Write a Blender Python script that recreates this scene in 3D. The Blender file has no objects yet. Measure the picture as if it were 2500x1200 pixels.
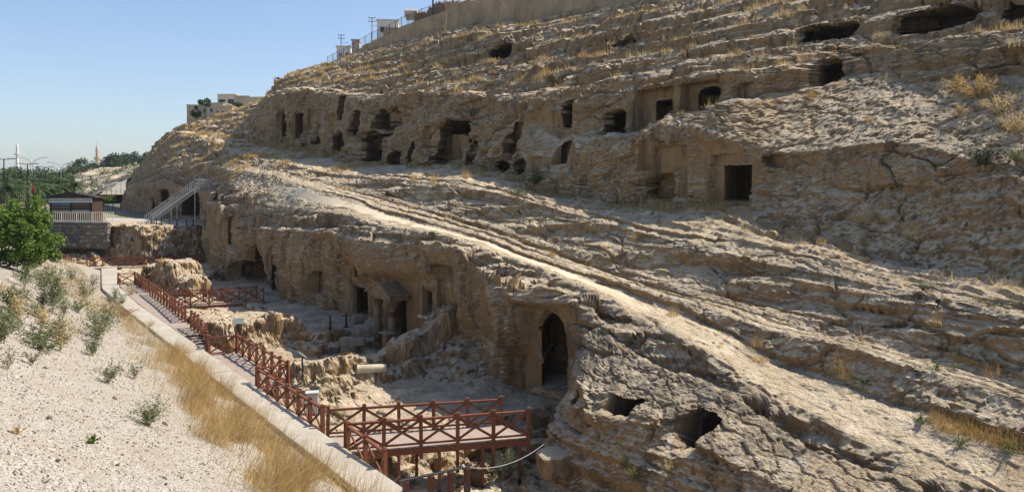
import bpy, bmesh, math, random
import numpy as np
from mathutils import Vector, Matrix

# ---------------------------------------------------------------- camera, sky, sun, exposure
SC = bpy.context.scene
COL = SC.collection
FPX, CXP, HOR = 1800.0, 1250.0, 460.0          # focal length, centre and horizon in photo pixels (2500 wide)
cam = bpy.data.cameras.new('camera')
cam.sensor_width = 36.0
cam.lens = 36.0 * FPX / 2500.0
cam.shift_y = -(600.0 - HOR) / 2500.0
cam.clip_start = 0.1
cam.clip_end = 20000
camo = bpy.data.objects.new('camera', cam)
camo.rotation_euler = (math.radians(90), 0, 0)
COL.objects.link(camo)
SC.camera = camo

SUN = Vector((0.93, 0.34, 1.20)).normalized()
world = bpy.data.worlds.new('World')
SC.world = world
world.use_nodes = True
wn = world.node_tree
wn.nodes.clear()
w_out = wn.nodes.new('ShaderNodeOutputWorld')
w_bg = wn.nodes.new('ShaderNodeBackground')
w_sky = wn.nodes.new('ShaderNodeTexSky')
w_sky.sky_type = 'NISHITA'
w_sky.sun_disc = False
w_sky.sun_elevation = math.asin(SUN.z)
w_sky.sun_rotation = math.atan2(SUN.x, SUN.y)
w_sky.altitude = 500
w_sky.air_density = 1.1
w_sky.dust_density = 1.6
w_sky.ozone_density = 1.6
w_bg.inputs['Strength'].default_value = 0.108
w_tint = wn.nodes.new('ShaderNodeMix'); w_tint.data_type = 'RGBA'; w_tint.blend_type = 'MULTIPLY'; w_tint.inputs[0].default_value = 1.0; w_tint.inputs[7].default_value = (0.97, 0.98, 1.05, 1)
wn.links.new(w_sky.outputs[0], w_tint.inputs[6])
wn.links.new(w_tint.outputs[2], w_bg.inputs[0])
wn.links.new(w_bg.outputs[0], w_out.inputs[0])
sun = bpy.data.lights.new('sun', 'SUN')
sun.energy = 5.0
sun.angle = math.radians(0.53)
sun.color = (1.0, 0.91, 0.78)
suno = bpy.data.objects.new('sun', sun)
suno.rotation_euler = (-SUN).to_track_quat('-Z', 'Y').to_euler()
COL.objects.link(suno)
SC.view_settings.view_transform = 'Standard'
SC.view_settings.look = 'None'
SC.view_settings.exposure = 0.62
SC.view_settings.gamma = 1.0
SC.cycles.max_bounces = 6
SC.cycles.diffuse_bounces = 3
SC.cycles.transparent_max_bounces = 8

# ---------------------------------------------------------------- the valley frame
# s runs along the valley (away, to the left), t across it (into the hill), z up; the camera is the origin
AX = np.array([-0.592, 0.806]); PX = np.array([0.806, 0.592])
def st(s, t):
    return (AX[0]*s + PX[0]*t, AX[1]*s + PX[1]*t)
def W(s, t, z):
    x, y = st(s, t); return Vector((x, y, z))
def Pd(px, py, d):                                # where the photo's ray stands at depth d
    return Vector(((px-CXP)/FPX*d, d, (HOR-py)/FPX*d))
def Pz(px, py, z):                                # ... at height z
    return Pd(px, py, z*FPX/(HOR-py))
def Pt(px, py, t):                                # ... at distance t across the valley
    dx = (px-CXP)/FPX
    return Pd(px, py, t/(dx*PX[0]+PX[1]))
def to_st(v):
    return (AX[0]*v[0]+AX[1]*v[1], PX[0]*v[0]+PX[1]*v[1])
def stz(px, py, t):
    v = Pt(px, py, t); s, tt = to_st(v); return (s, tt, v.z)

# ---------------------------------------------------------------- noise
_rng = np.random.RandomState(7)
_perm = np.tile(_rng.permutation(256), 2).astype(np.int32)
_grad = _rng.normal(size=(256, 3)); _grad /= np.linalg.norm(_grad, axis=1)[:, None]
_grad = _grad.astype(np.float32)
def perlin(x, y, z):
    x = np.asarray(x, np.float32); y = np.asarray(y, np.float32); z = np.asarray(z, np.float32)
    xi = np.floor(x).astype(np.int32); yi = np.floor(y).astype(np.int32); zi = np.floor(z).astype(np.int32)
    xf = x-xi; yf = y-yi; zf = z-zi
    xi &= 255; yi &= 255; zi &= 255
    u = xf*xf*xf*(xf*(xf*6-15)+10); v = yf*yf*yf*(yf*(yf*6-15)+10); w = zf*zf*zf*(zf*(zf*6-15)+10)
    def g(a, b, c):
        h = _perm[_perm[_perm[(xi+a) & 255]+((yi+b) & 255)]+((zi+c) & 255)]
        gr = _grad[h]
        return gr[..., 0]*(xf-a)+gr[..., 1]*(yf-b)+gr[..., 2]*(zf-c)
    x00 = g(0,0,0)*(1-u)+g(1,0,0)*u; x10 = g(0,1,0)*(1-u)+g(1,1,0)*u
    x01 = g(0,0,1)*(1-u)+g(1,0,1)*u; x11 = g(0,1,1)*(1-u)+g(1,1,1)*u
    return ((x00*(1-v)+x10*v)*(1-w)+(x01*(1-v)+x11*v)*w)*1.6
def fbm(x, y, z, o=4, gain=0.5, ridged=False):
    a = 1.0; r = 0; tot = 0
    for k in range(o):
        n = perlin(x*2**k+17.3*k, y*2**k-9.1*k, z*2**k+4.7*k)
        if ridged: n = 1-2*np.abs(n)
        r = r+a*n; tot += a; a *= gain
    return r/tot
def worley(x, y, z):                              # F2-F1: near 0 along the cracks between cells; and a value per cell
    x = np.asarray(x, np.float32); y = np.asarray(y, np.float32); z = np.asarray(z, np.float32)
    xi = np.floor(x).astype(np.int32); yi = np.floor(y).astype(np.int32); zi = np.floor(z).astype(np.int32)
    f1 = np.full(x.shape, 9, np.float32); f2 = f1.copy(); val = np.zeros(x.shape, np.float32)
    jit = (_grad*0.5+0.5)
    for a in (-1, 0, 1):
        for b in (-1, 0, 1):
            for c in (-1, 0, 1):
                h = _perm[_perm[_perm[(xi+a) & 255]+((yi+b) & 255)]+((zi+c) & 255)]
                j = jit[h]
                d = (xi+a+j[..., 0]-x)**2+(yi+b+j[..., 1]-y)**2+(zi+c+j[..., 2]-z)**2
                near = d < f1
                f2 = np.where(near, f1, np.minimum(f2, d))
                val = np.where(near, h/255.0, val)
                f1 = np.where(near, d, f1)
    return np.sqrt(f2)-np.sqrt(f1), val
def sstep(a, b, x):
    q = np.clip((x-a)/(b-a), 0, 1); return q*q*(3-2*q)

# ---------------------------------------------------------------- objects
def tag(o, label=None, cat=None, group=None, kind=None):
    if label: o['label'] = label
    if cat: o['category'] = cat
    if group: o['group'] = group
    if kind: o['kind'] = kind
    return o
def link(name, me, mat=None, parent=None):
    if mat is not None and not me.materials: me.materials.append(mat)
    o = bpy.data.objects.new(name, me)
    COL.objects.link(o)
    if parent is not None: o.parent = parent
    return o
def empty(name, loc=(0, 0, 0), rz=0.0):
    o = bpy.data.objects.new(name, None)
    o.location = loc; o.rotation_euler = (0, 0, rz); o.empty_display_size = 0.2
    COL.objects.link(o)
    return o
def np_mesh(name, verts, quads=None, tris=None, smooth=False):
    me = bpy.data.meshes.new(name)
    verts = np.asarray(verts, np.float32)
    me.vertices.add(len(verts)); me.vertices.foreach_set('co', verts.ravel())
    loops = []; starts = []; tot = []
    n = 0
    if quads is not None and len(quads):
        q = np.asarray(quads, np.int32); loops.append(q.ravel()); starts.append(np.arange(len(q))*4+n); tot.append(np.full(len(q), 4)); n += q.size
    if tris is not None and len(tris):
        q = np.asarray(tris, np.int32); loops.append(q.ravel()); starts.append(np.arange(len(q))*3+n); tot.append(np.full(len(q), 3)); n += q.size
    loops = np.concatenate(loops).astype(np.int32); starts = np.concatenate(starts).astype(np.int32); tot = np.concatenate(tot).astype(np.int32)
    me.loops.add(len(loops)); me.loops.foreach_set('vertex_index', loops)
    me.polygons.add(len(starts)); me.polygons.foreach_set('loop_start', starts); me.polygons.foreach_set('loop_total', tot)
    me.polygons.foreach_set('use_smooth', np.full(len(starts), smooth))
    me.update(calc_edges=True)
    return me
def grid_quads(nr, nc):
    i = np.arange(nr*nc).reshape(nr, nc)
    return np.stack([i[:-1, :-1], i[1:, :-1], i[1:, 1:], i[:-1, 1:]], -1).reshape(-1, 4)
def attr(me, name, vals):
    a = me.attributes.new(name, 'FLOAT', 'POINT'); a.data.foreach_set('value', np.asarray(vals, np.float32).ravel())
class MB:                                         # collects boxes, beams, tubes, lathes into one mesh
    def __init__(self): self.v = []; self.f = []
    def add(self, vs, fs):
        n = len(self.v); self.v += [Vector(q) for q in vs]; self.f += [tuple(i+n for i in f) for f in fs]; return self
    def box(self, c, size, rz=0.0, tilt=None):
        sx, sy, sz = size[0]/2, size[1]/2, size[2]/2
        m = Matrix.Rotation(rz, 3, 'Z')
        if tilt is not None: m = m @ tilt
        vs = [Vector(c)+m @ Vector((x*sx, y*sy, z*sz)) for x in (-1, 1) for y in (-1, 1) for z in (-1, 1)]
        return self.add(vs, [(0,1,3,2),(4,6,7,5),(0,4,5,1),(2,3,7,6),(0,2,6,4),(1,5,7,3)])
    def beam(self, a, b, w, h, up=(0, 0, 1)):     # a rectangular bar from a to b, w across, h along up
        a = Vector(a); b = Vector(b); d = (b-a).normalized(); u = Vector(up)
        r = d.cross(u)
        if r.length < 1e-4: r = d.cross(Vector((1, 0, 0)))
        r.normalize(); u = r.cross(d).normalized()
        vs = [p+r*(w/2*x)+u*(h/2*y) for p in (a, b) for x, y in ((-1,-1),(1,-1),(1,1),(-1,1))]
        return self.add(vs, [(0,1,2,3),(7,6,5,4),(0,4,5,1),(1,5,6,2),(2,6,7,3),(3,7,4,0)])
    def tube(self, pts, rad, n=8, cap=True):
        pts = [Vector(p) for p in pts]
        if not hasattr(rad, '__len__'): rad = [rad]*len(pts)
        base = len(self.v); ref = None
        for i, p in enumerate(pts):
            d = (pts[min(i+1, len(pts)-1)]-pts[max(i-1, 0)]).normalized()
            if ref is None:
                ref = Vector((0, 0, 1)) if abs(d.z) < 0.9 else Vector((1, 0, 0))
            x = d.cross(ref).normalized(); y = x.cross(d).normalized(); ref = y
            for k in range(n):
                a = 2*math.pi*k/n; self.v.append(p+x*(rad[i]*math.cos(a))+y*(rad[i]*math.sin(a)))
        for i in range(len(pts)-1):
            for k in range(n):
                a = base+i*n+k; b = base+i*n+(k+1) % n
                self.f.append((a, b, b+n, a+n))
        if cap:
            self.f.append(tuple(base+k for k in range(n))[::-1]); self.f.append(tuple(base+(len(pts)-1)*n+k for k in range(n)))
        return self
    def lathe(self, c, prof, n=16, cap=True):     # prof: (radius, height) from the bottom up
        base = len(self.v); c = Vector(c)
        for r, h in prof:
            for k in range(n):
                a = 2*math.pi*k/n; self.v.append(c+Vector((r*math.cos(a), r*math.sin(a), h)))
        for i in range(len(prof)-1):
            for k in range(n):
                a = base+i*n+k; b = base+i*n+(k+1) % n
                self.f.append((a, b, b+n, a+n))
        if cap:
            self.f.append(tuple(base+k for k in range(n))[::-1]); self.f.append(tuple(base+(len(prof)-1)*n+k for k in range(n)))
        return self
    def mesh(self, name='mesh', bevel=0.0, smooth=False):
        me = bpy.data.meshes.new(name); me.from_pydata([tuple(v) for v in self.v], [], self.f)
        if bevel > 0:
            bm = bmesh.new(); bm.from_mesh(me)
            bmesh.ops.bevel(bm, geom=bm.edges[:], offset=bevel, segments=1, affect='EDGES'); bm.to_mesh(me); bm.free()
        if smooth: me.polygons.foreach_set('use_smooth', [True]*len(me.polygons))
        me.update(); return me
    def build(self, name, mat, parent=None, bevel=0.0, smooth=False):
        return link(name, self.mesh(name, bevel, smooth), mat, parent)

# ---------------------------------------------------------------- materials
class NT:
    def __init__(self, name):
        self.m = bpy.data.materials.new(name); self.m.use_nodes = True
        self.t = self.m.node_tree; self.b = self.t.nodes['Principled BSDF']; self._co = None
    def n(self, kind, **kw):
        nd = self.t.nodes.new('ShaderNode'+kind)
        for k, v in kw.items():
            if hasattr(nd, k) and k not in nd.inputs: setattr(nd, k, v)
            else: self.set(nd.inputs[k], v)
        return nd
    def set(self, sock, v):
        if hasattr(v, 'node') or type(v).__name__.startswith('NodeSocket'): self.t.links.new(v, sock)
        else: sock.default_value = v
    def co(self, local=False):
        if local: return self.n('TexCoord').outputs['Object']
        if self._co is None: self._co = self.n('NewGeometry').outputs['Position']
        return self._co
    def mapped(self, scale, local=False):
        m = self.n('Mapping'); self.set(m.inputs['Vector'], self.co(local)); m.inputs['Scale'].default_value = scale; return m.outputs[0]
    def noise(self, scale, detail=4, rough=0.55, vec=None, dist=0.0):
        nd = self.n('TexNoise'); self.set(nd.inputs['Vector'], vec if vec is not None else self.co())
        nd.inputs['Scale'].default_value = scale; nd.inputs['Detail'].default_value = detail
        nd.inputs['Roughness'].default_value = rough; nd.inputs['Distortion'].default_value = dist
        return nd.outputs['Fac']
    def vor(self, scale, feature='F1', vec=None, out='Distance', rnd=1.0):
        nd = self.n('TexVoronoi'); nd.feature = feature; self.set(nd.inputs['Vector'], vec if vec is not None else self.co())
        nd.inputs['Scale'].default_value = scale; nd.inputs['Randomness'].default_value = rnd
        return nd.outputs[out]
    def ramp(self, fac, stops):
        nd = self.n('ValToRGB'); self.set(nd.inputs[0], fac); e = nd.color_ramp.elements
        while len(e) < len(stops): e.new(0.5)
        for el, (p, c) in zip(e, stops):
            el.position = p; el.color = (c, c, c, 1) if not hasattr(c, '__len__') else (c[0], c[1], c[2], 1)
        return nd.outputs[0]
    def mix(self, fac, a, b, mode='MIX'):
        nd = self.n('Mix', data_type='RGBA', blend_type=mode)
        for s, v in ((nd.inputs[0], fac), (nd.inputs[6], a), (nd.inputs[7], b)):
            if isinstance(v, tuple) and len(v) == 3: v = (*v, 1)
            self.set(s, v)
        return nd.outputs[2]
    def math(self, op, a, b=0.0, clamp=False):
        nd = self.n('Math', operation=op); nd.use_clamp = clamp; self.set(nd.inputs[0], a); self.set(nd.inputs[1], b); return nd.outputs[0]
    def at(self, name):
        nd = self.n('Attribute'); nd.attribute_name = name; return nd.outputs['Fac']
    def bump(self, height, strength=0.5, dist=0.05, prev=None):
        nd = self.n('Bump'); self.set(nd.inputs['Height'], height); self.set(nd.inputs['Strength'], strength); nd.inputs['Distance'].default_value = dist
        if prev is not None: self.set(nd.inputs['Normal'], prev)
        return nd.outputs[0]
    def done(self, color, rough=0.9, normal=None, spec=0.2, metal=0.0):
        c = self.b.inputs['Base Color']
        if isinstance(color, tuple): c.default_value = (*color, 1)
        else: self.set(c, color)
        self.set(self.b.inputs['Roughness'], rough)
        self.b.inputs['Specular IOR Level'].default_value = spec
        self.b.inputs['Metallic'].default_value = metal
        if normal is not None: self.set(self.b.inputs['Normal'], normal)
        return self.m
M = {}
def flat(name, col, rough=0.7, var=0.25, scale=6.0, spec=0.3, metal=0.0, bump=0.0, local=True):
    k = NT(name); vec = k.co(local)
    f = k.noise(scale, 5, 0.6, vec)
    lo = tuple(c*(1-var) for c in col); hi = tuple(min(1, c*(1+var)) for c in col)
    c = k.mix(k.ramp(f, [(0.3, 0.0), (0.7, 1.0)]), lo, hi)
    nrm = k.bump(k.noise(scale*6, 4, 0.6, vec), bump, 0.02) if bump else None
    M[name] = k.done(c, rough, nrm, spec, metal); return M[name]

def rock_material(name):
    k = NT(name); P = k.co()
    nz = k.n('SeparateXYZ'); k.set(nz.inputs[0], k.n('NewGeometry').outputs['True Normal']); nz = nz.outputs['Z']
    pz = k.n('SeparateXYZ'); k.set(pz.inputs[0], P); pz = pz.outputs['Z']
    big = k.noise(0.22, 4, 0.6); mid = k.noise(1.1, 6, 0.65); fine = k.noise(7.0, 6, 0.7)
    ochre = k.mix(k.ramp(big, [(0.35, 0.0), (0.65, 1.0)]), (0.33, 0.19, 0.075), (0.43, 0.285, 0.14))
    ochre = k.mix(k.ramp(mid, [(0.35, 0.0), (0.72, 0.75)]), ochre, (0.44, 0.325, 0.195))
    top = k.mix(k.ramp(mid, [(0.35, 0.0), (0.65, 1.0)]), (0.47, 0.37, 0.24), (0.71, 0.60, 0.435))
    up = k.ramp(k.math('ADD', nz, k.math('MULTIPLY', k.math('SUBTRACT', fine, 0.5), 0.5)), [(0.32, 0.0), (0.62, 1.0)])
    c = k.mix(up, ochre, top)  # weathered tops stay pale; steep faces coloured darker to help paint their shade
    # grey weathering crust, streaked downwards; also paints deeper shade onto the steep faces
    streak = k.noise(1.0, 5, 0.68, k.mapped((1.3, 1.3, 0.35)), 0.4)
    crust = k.ramp(streak, [(0.50, 0.0), (0.62, 1.0)])
    crust = k.math('MULTIPLY', crust, k.math('SUBTRACT', 1.0, k.math('MULTIPLY', up, 0.72)))
    c = k.mix(k.math('MULTIPLY', crust, 0.66), c, (0.105, 0.09, 0.072))
    grey = k.ramp(k.noise(2.3, 5, 0.75), [(0.52, 0.0), (0.70, 1.0)])
    grey = k.math('MULTIPLY', grey, k.math('SUBTRACT', 1.0, k.math('MULTIPLY', up, 0.5)))
    c = k.mix(k.math('MULTIPLY', grey, 0.6), c, (0.19, 0.168, 0.14))
    lich = k.ramp(k.noise(1.6, 6, 0.75, None, 0.5), [(0.40, 0.0), (0.58, 1.0)])
    c = k.mix(k.math('MULTIPLY', lich, k.math('MULTIPLY', k.at('lichen'), 0.75)), c, (0.135, 0.12, 0.10))
    # white salt bloom
    salt = k.ramp(k.noise(0.9, 5, 0.72, k.mapped((1.0, 1.0, 0.55))), [(0.60, 0.0), (0.68, 1.0)])
    low = k.ramp(k.at('salt'), [(0.0, 0.0), (1.0, 1.0)])
    c = k.mix(k.math('MULTIPLY', salt, k.math('MULTIPLY', low, 0.75)), c, (0.66, 0.62, 0.56))
    # worn dusty path and soil
    dust = k.mix(k.ramp(fine, [(0.3, 0.0), (0.7, 1.0)]), (0.48, 0.405, 0.295), (0.60, 0.52, 0.395))
    c = k.mix(k.at('dust'), c, dust)
    soil = k.mix(k.ramp(mid, [(0.3, 0.0), (0.7, 1.0)]), (0.40, 0.31, 0.20), (0.52, 0.42, 0.29))
    c = k.mix(k.at('soil'), c, soil)
    # small dark specks painted in as tiny shadows of a rough surface
    speck_shade = k.ramp(k.vor(9.0, 'F1'), [(0.06, 1.0), (0.20, 0.0)])
    c = k.mix(k.math('MULTIPLY', speck_shade, k.ramp(k.noise(3.0, 3), [(0.45, 0.0), (0.6, 0.5)])), c, (0.13, 0.105, 0.08))
    cr = k.vor(1.5, 'DISTANCE_TO_EDGE', k.mix(0.12, P, k.n('TexNoise', Scale=2.0).outputs['Color'], 'ADD'))
    h = k.math('ADD', k.math('MULTIPLY', k.noise(4.5, 5, 0.72), 1.0), k.math('MULTIPLY', k.ramp(cr, [(0.0, 0.0), (0.05, 1.0)]), 0.10))
    nr = k.bump(h, k.math('SUBTRACT', 1.0, k.math('MULTIPLY', k.at('dust'), 0.8)), 0.27)
    nr = k.bump(k.noise(20.0, 2, 0.7), k.math('SUBTRACT', 0.8, k.math('MULTIPLY', k.at('dust'), 0.6)), 0.045, nr)
    M[name] = k.done(c, 0.95, nr, 0.1)
rock_material('rock')
# ---------------------------------------------------------------- the hillside: lines along the valley read off the photo as (px, py, t)
def line(pts, direct=False):
    q = [p if direct else (p[1:] if p[0] == 'd' else stz(*p)) for p in pts]
    q = sorted(q); a = np.array(q); return a
LN = {}
LN['base'] = line([(-8,15,-11.6),(8,15.4,-11.6),(16,15.7,-11.6),(19.5,16.0,-11.6),(21,16.9,-11.6),(22.5,19,-11.4),(24,20.8,-9.9),(26,21.0,-9.9),(33,21.3,-9.9),(36,20.9,-9.9),(50,20.5,-9.9),(58,20.3,-9.9),(62,21.2,-9.9),(66,21.5,-9.9),(70,20.4,-9.9),(74,20.6,-9.9),(77,20.8,-9.9),(80,21.6,-9.9),(90,22.6,-9.9),(92.5,22.8,-8),(95,23.2,-5.2),(100,24.4,-5),(130,24.8,-5),(165,25.2,-4.8),(205,31,-4.8),(225,35,-4.8)], True)
LN['mid'] = line([(-8,17.2,-9.2),(8,17.4,-8.6),(14,17.5,-7.7),(18,17.3,-7.2),(20,17.5,-7.0),(21.5,18.6,-7.1),(23,20.2,-7.2),(24.5,20.75,-7.2),(33,21.0,-6.4),(50,20.35,-6.6),(58,20.0,-6.8),(62,21.0,-6.5),(66,21.2,-6.8),(70,20.0,-6.6),(77,20.5,-5.5),(80,21.4,-5),(92,22.9,-4),(100,24.7,-2.4),(130,25,-2),(165,25.8,-2.2),(205,31.6,-3),(225,35.5,-4)], True)
LN['brow'] = line([('d',225,36.3,-3),('d',205,32.4,-1),('d',165,26.4,0.8),(345,442,25.4),(400,438,24.8),(480,458,24.3),('d',92,23.0,-0.2),('d',84,21.8,-0.6),(530,480,20.5),(545,500,19.9),(579,552,20.0),(640,560,20.2),(700,562,20.0),(800,563,20.0),(867,571,20.0),(961,583,20.1),(1047,585,20.2),(1120,600,20.6),(1175,640,20.8),(1235,668,20.2),(1290,690,20.3),(1370,712,20.5),(1440,730,20.5),(1480,792,20.3),(1490,812,20.0),(1585,872,19.9),(1740,928,19.9),(1875,1015,20.0),(1995,1098,20.1),(2118,1147,20.2),(2220,1165,20.4)]+[(2560,1360,20.6)])
LN['path0'] = line([(320,432,32),(345,418,28.5),(400,405,26),(480,425,25.6),('d',90,24.2,0.9),(560,455,21.8),(600,475,21.4),(665,516,21.3),(760,515,21.3),(811,520,21.2),(870,535,21.1),(950,555,21.1),(1032,562,21.2),(1100,578,21.3),(1197,612,21.4),(1300,652,21.3),(1370,678,21.3),(1440,703,21.2),(1500,742,21.0),(1590,785,21.0),(1700,850,20.9),(1800,925,20.7),(1900,1000,20.8),(2050,1065,20.9),(2200,1130,21),(2560,1300,21.2)])
LN['scarp1_foot'] = line([(325,425,33),(370,402,29.5),(430,380,27.5),(500,400,26.6),(560,415,24.5),(600,425,23.5),(700,447,23.4),(811,480,23.3),(875,497,23.3),(950,525,23.3),(1032,548,23.3),(1120,572,23.3),(1200,592,23.3),(1275,627,23.3),(1361,654,23.3),(1440,684,23.3),(1511,710,23.3),(1575,738,23.3),(1642,764,23.3),(1700,787,23.3),(1800,822,23.4),(1890,881,23.4),(2055,930,23.5),(2175,986,23.5),(2269,1008,23.5),(2560,1115,23.6)])
LN['scarp1_top'] = line([(325,420,33.6),(372,392,30.2),(430,365,28.6),(500,392,27.4),(560,410,25),(600,418,23.9),(700,438,23.8),(811,472,23.7),(950,512,23.7),(1120,560,23.7),(1200,580,23.7),(1275,612,23.7),(1361,638,23.7),(1440,665,23.7),(1537,697,23.7),(1642,731,23.7),(1744,756,23.8),(1875,802,23.9),(1987,826,24.0),(2122,857,24.1),(2212,889,24.2),(2325,920,24.3),(2560,995,24.4)])
LN['scarp2_foot'] = line([(325,416,34.2),(374,384,31.4),(430,350,30),(500,370,28.8),(560,390,27),(600,405,25.4),(700,425,25.2),(811,455,25.2),(950,492,25.2),(1120,540,25.2),(1200,563,25.2),(1300,600,25.2),(1400,636,25.2),(1492,667,25.2),(1631,714,25.2),(1762,742,25.3),(1894,781,25.4),(1987,812,25.5),(2100,831,25.6),(2212,862,25.7),(2325,900,25.8),(2560,968,25.9)])
LN['scarp2_top'] = line([(325,412,34.6),(374,376,32.2),(430,340,31),(500,360,29.4),(560,382,27.5),(600,398,25.8),(700,416,25.6),(811,445,25.6),(950,478,25.6),(1120,525,25.6),(1200,546,25.6),(1300,580,25.6),(1400,606,25.6),(1492,640,25.6),(1631,688,25.6),(1762,724,25.7),(1875,753,25.8),(2025,784,25.9),(2119,806,26.0),(2212,830,26.1),(2306,852,26.2),(2560,930,26.3)])
LN['cable'] = line([(330,408,35.0),(377,366,34.4),(430,325,32.00),(520,345,29.60),(600,385,26.90),(700,400,26.90),(811,425,27.10),(900,432,27.30),(1000,440,27.30),(1100,455,27.30),(1200,470,27.30),(1310,496,27.30),(1480,547,27.30),(1650,592,27.30),(1860,644,27.30),(2130,692,27.30),(2490,777,27.30),(2600,803,27.30)])
LN['scarp3_top'] = line([(330,406,35.4),(377,362,34.8),(430,318,33.00),(520,338,30.60),(600,378,27.80),(700,393,27.80),(811,418,27.90),(900,425,28.00),(1000,430,28.00),(1100,440,28.00),(1200,455,28.00),(1310,490,27.90),(1480,528,28.00),(1650,566,28.00),(1800,590,28.00),(2000,628,28.10),(2100,664,28.00),(2247,688,28.00),(2367,711,28.00),(2500,735,28.00),(2600,755,28.00)])
LN['H'] = line([(330,404,36.4),(377,358,35.8),(430,322,37.00),(560,325,35.50),(650,348,33.10),(700,352,33.20),(800,372,33.30),(900,396,33.50),(1000,408,33.50),(1100,404,33.50),(1200,415,33.50),(1265,427,33.10),(1330,480,31.90),(1450,490,31.70),(1600,500,31.50),(1700,500,31.70),(1790,504,31.90),(1900,555,31.70),(2000,590,31.70),(2200,640,31.70),(2400,672,31.70),(2600,705,31.70)])
LN['face_foot'] = line([(1330,470,32.00),(1450,478,31.80),(1600,490,31.60),(1700,490,31.80),(1780,480,32.00),(1850,445,32.90),(1987,430,33.40),(2058,450,33.50),(2267,458,33.50),(2367,442,33.70),(2450,430,33.90),(2600,470,33.90)])
LN['face_top'] = line([(1360,390,32.70),(1450,365,32.40),(1533,345,32.20),(1617,325,32.10),(1700,318,32.20),(1800,360,32.30),(1870,372,33.10),(1962,374,33.60),(2100,357,33.90),(2200,346,34.10),(2267,366,34.10),(2362,386,34.20),(2450,400,34.40),(2600,430,34.50)])
LN['lip'] = line([(1380,368,33.10),(1450,346,32.80),(1533,333,32.80),(1617,308,32.90),(1700,283,33.10),(1783,267,33.70),(1900,250,35.84),(1975,227,37.35),(2040,203,38.40),(2083,194,39.00),(2175,191,39.30),(2287,202,39.40),(2400,195,39.60),(2600,178,39.80)])
LN['back'] = line([(1420,340,34.10),(1490,335,34.30),(1550,324,34.40),(1620,304,34.50),(1700,276,34.50),(1783,262,34.80),(1850,246,36.01),(1990,212,38.39),(2060,188,39.60),(2100,183,39.80),(2246,166,39.90),(2320,142,40.00),(2500,112,40.10),(2600,100,40.10)])
LN['K'] = line([(330,402,39.0),(377,352,38.4),(430,310,38.50),(560,280,40.50),(640,250,40.50),(667,222,33.90),(700,218,34.00),(750,217,34.20),(840,225,34.30),(877,235,34.30),(945,235,34.50),(1012,222,34.60),(1087,219,34.70),(1155,226,34.80),(1200,232,34.80),(1271,240,34.70),(1400,233,34.50),(1492,209,34.70),(1554,207,34.80),(1683,183,34.90),(1817,174,35.40),(1900,172,36.84),(1992,146,38.79),(2042,136,39.80),(2100,118,40.40),(2200,105,40.60),(2283,92,40.70),(2500,79,40.80),(2600,72,40.80)])
LN['S1f'] = line([(330,401,40.5),(377,350,39.9),(430,309.5,40.50),(560,275,42.50),(640,248,43.50),(680,195,37.50),(760,186,38.00),(900,188,38.10),(1000,186,38.00),(1100,188,37.90),(1200,190,37.80),(1290,178,37.70),(1420,180,37.50),(1562,166,37.50),(1742,160,37.50),(1900,142,38.64),(2050,116,40.60),(2200,98,41.20),(2500,66,41.50),(2600,58,41.50)])
LN['S1t'] = line([(330,400,41.5),(377,348,40.9),(430,309,41.50),(560,272,44.00),(640,246,44.50),(690,186,38.50),(760,177,38.70),(900,178,38.70),(1000,175,38.50),(1100,172,38.40),(1200,167,38.20),(1290,160,38.10),(1420,153,37.90),(1562,146,37.90),(1742,141,37.90),(1900,116,39.24),(2050,104,41.00),(2200,90,41.60),(2500,56,41.80),(2600,48,41.80)])
LN['M'] = line([(330,400,43.5),(377,346,42.9),(430,308.5,43.50),(560,270,45.50),(640,245,46.50),(710,176,41.00),(780,167,41.00),(880,163,41.00),(1000,160,40.70),(1180,152,40.50),(1380,136,40.30),(1546,124,40.10),(1792,111,39.91),(1892,97,40.77),(2083,91,42.10),(2196,83,42.40),(2371,62,42.60),(2500,46,42.80),(2600,38,42.80)])
LN['N'] = line([(330,400,45.5),(377,344,44.9),(430,308.5,45.50),(560,269,48.50),(640,244,49.50),(720,172,43.50),(800,158,44.00),(900,140,43.50),(1000,115,43.50),(1100,88,43.30),(1180,75,43.00),(1300,88,42.00),(1380,90,41.80),(1550,76,41.50),(1680,72,41.50),(1792,62,41.81),(1892,30,42.67),(2083,20,43.80),(2196,-10,44.10),(2371,-40,44.30),(2600,-60,44.30)])
LN['N2'] = line([(330,400,47.0),(377,343,46.4),(430,308,47.00),(560,268.5,50.50),(640,244,51.50),(740,166,47.00),(810,153,47.00),(900,125,47.00),(1000,102,47.00),(1100,78,46.80),(1200,62,46.70),(1300,58,46.50),(1400,50,46.30),(1560,14,46.10),(1700,5,45.90),(1900,-10,46.74),(2100,-40,47.30),(2600,-110,47.30)])
LN['O'] = line([(330,400,49.0),(377,342,48.4),(430,308,48.50),(560,268,52.50),(640,243,53.50),(760,162,50.50),(815,150,50.50),(900,118,50.50),(1000,92,50.50),(1090,66,50.50),(1200,53,50.50),(1300,44,50.50),(1400,26,50.50),(1500,5,50.50),(1700,-30,50.50),(2000,-60,50.00),(2600,-160,49.50)])
ORDER = ['base','mid','brow','path0','scarp1_foot','scarp1_top','scarp2_foot','scarp2_top','cable','scarp3_top','H','face_foot','face_top','lip','back','K','S1f','S1t','M','N','N2','O']
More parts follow.
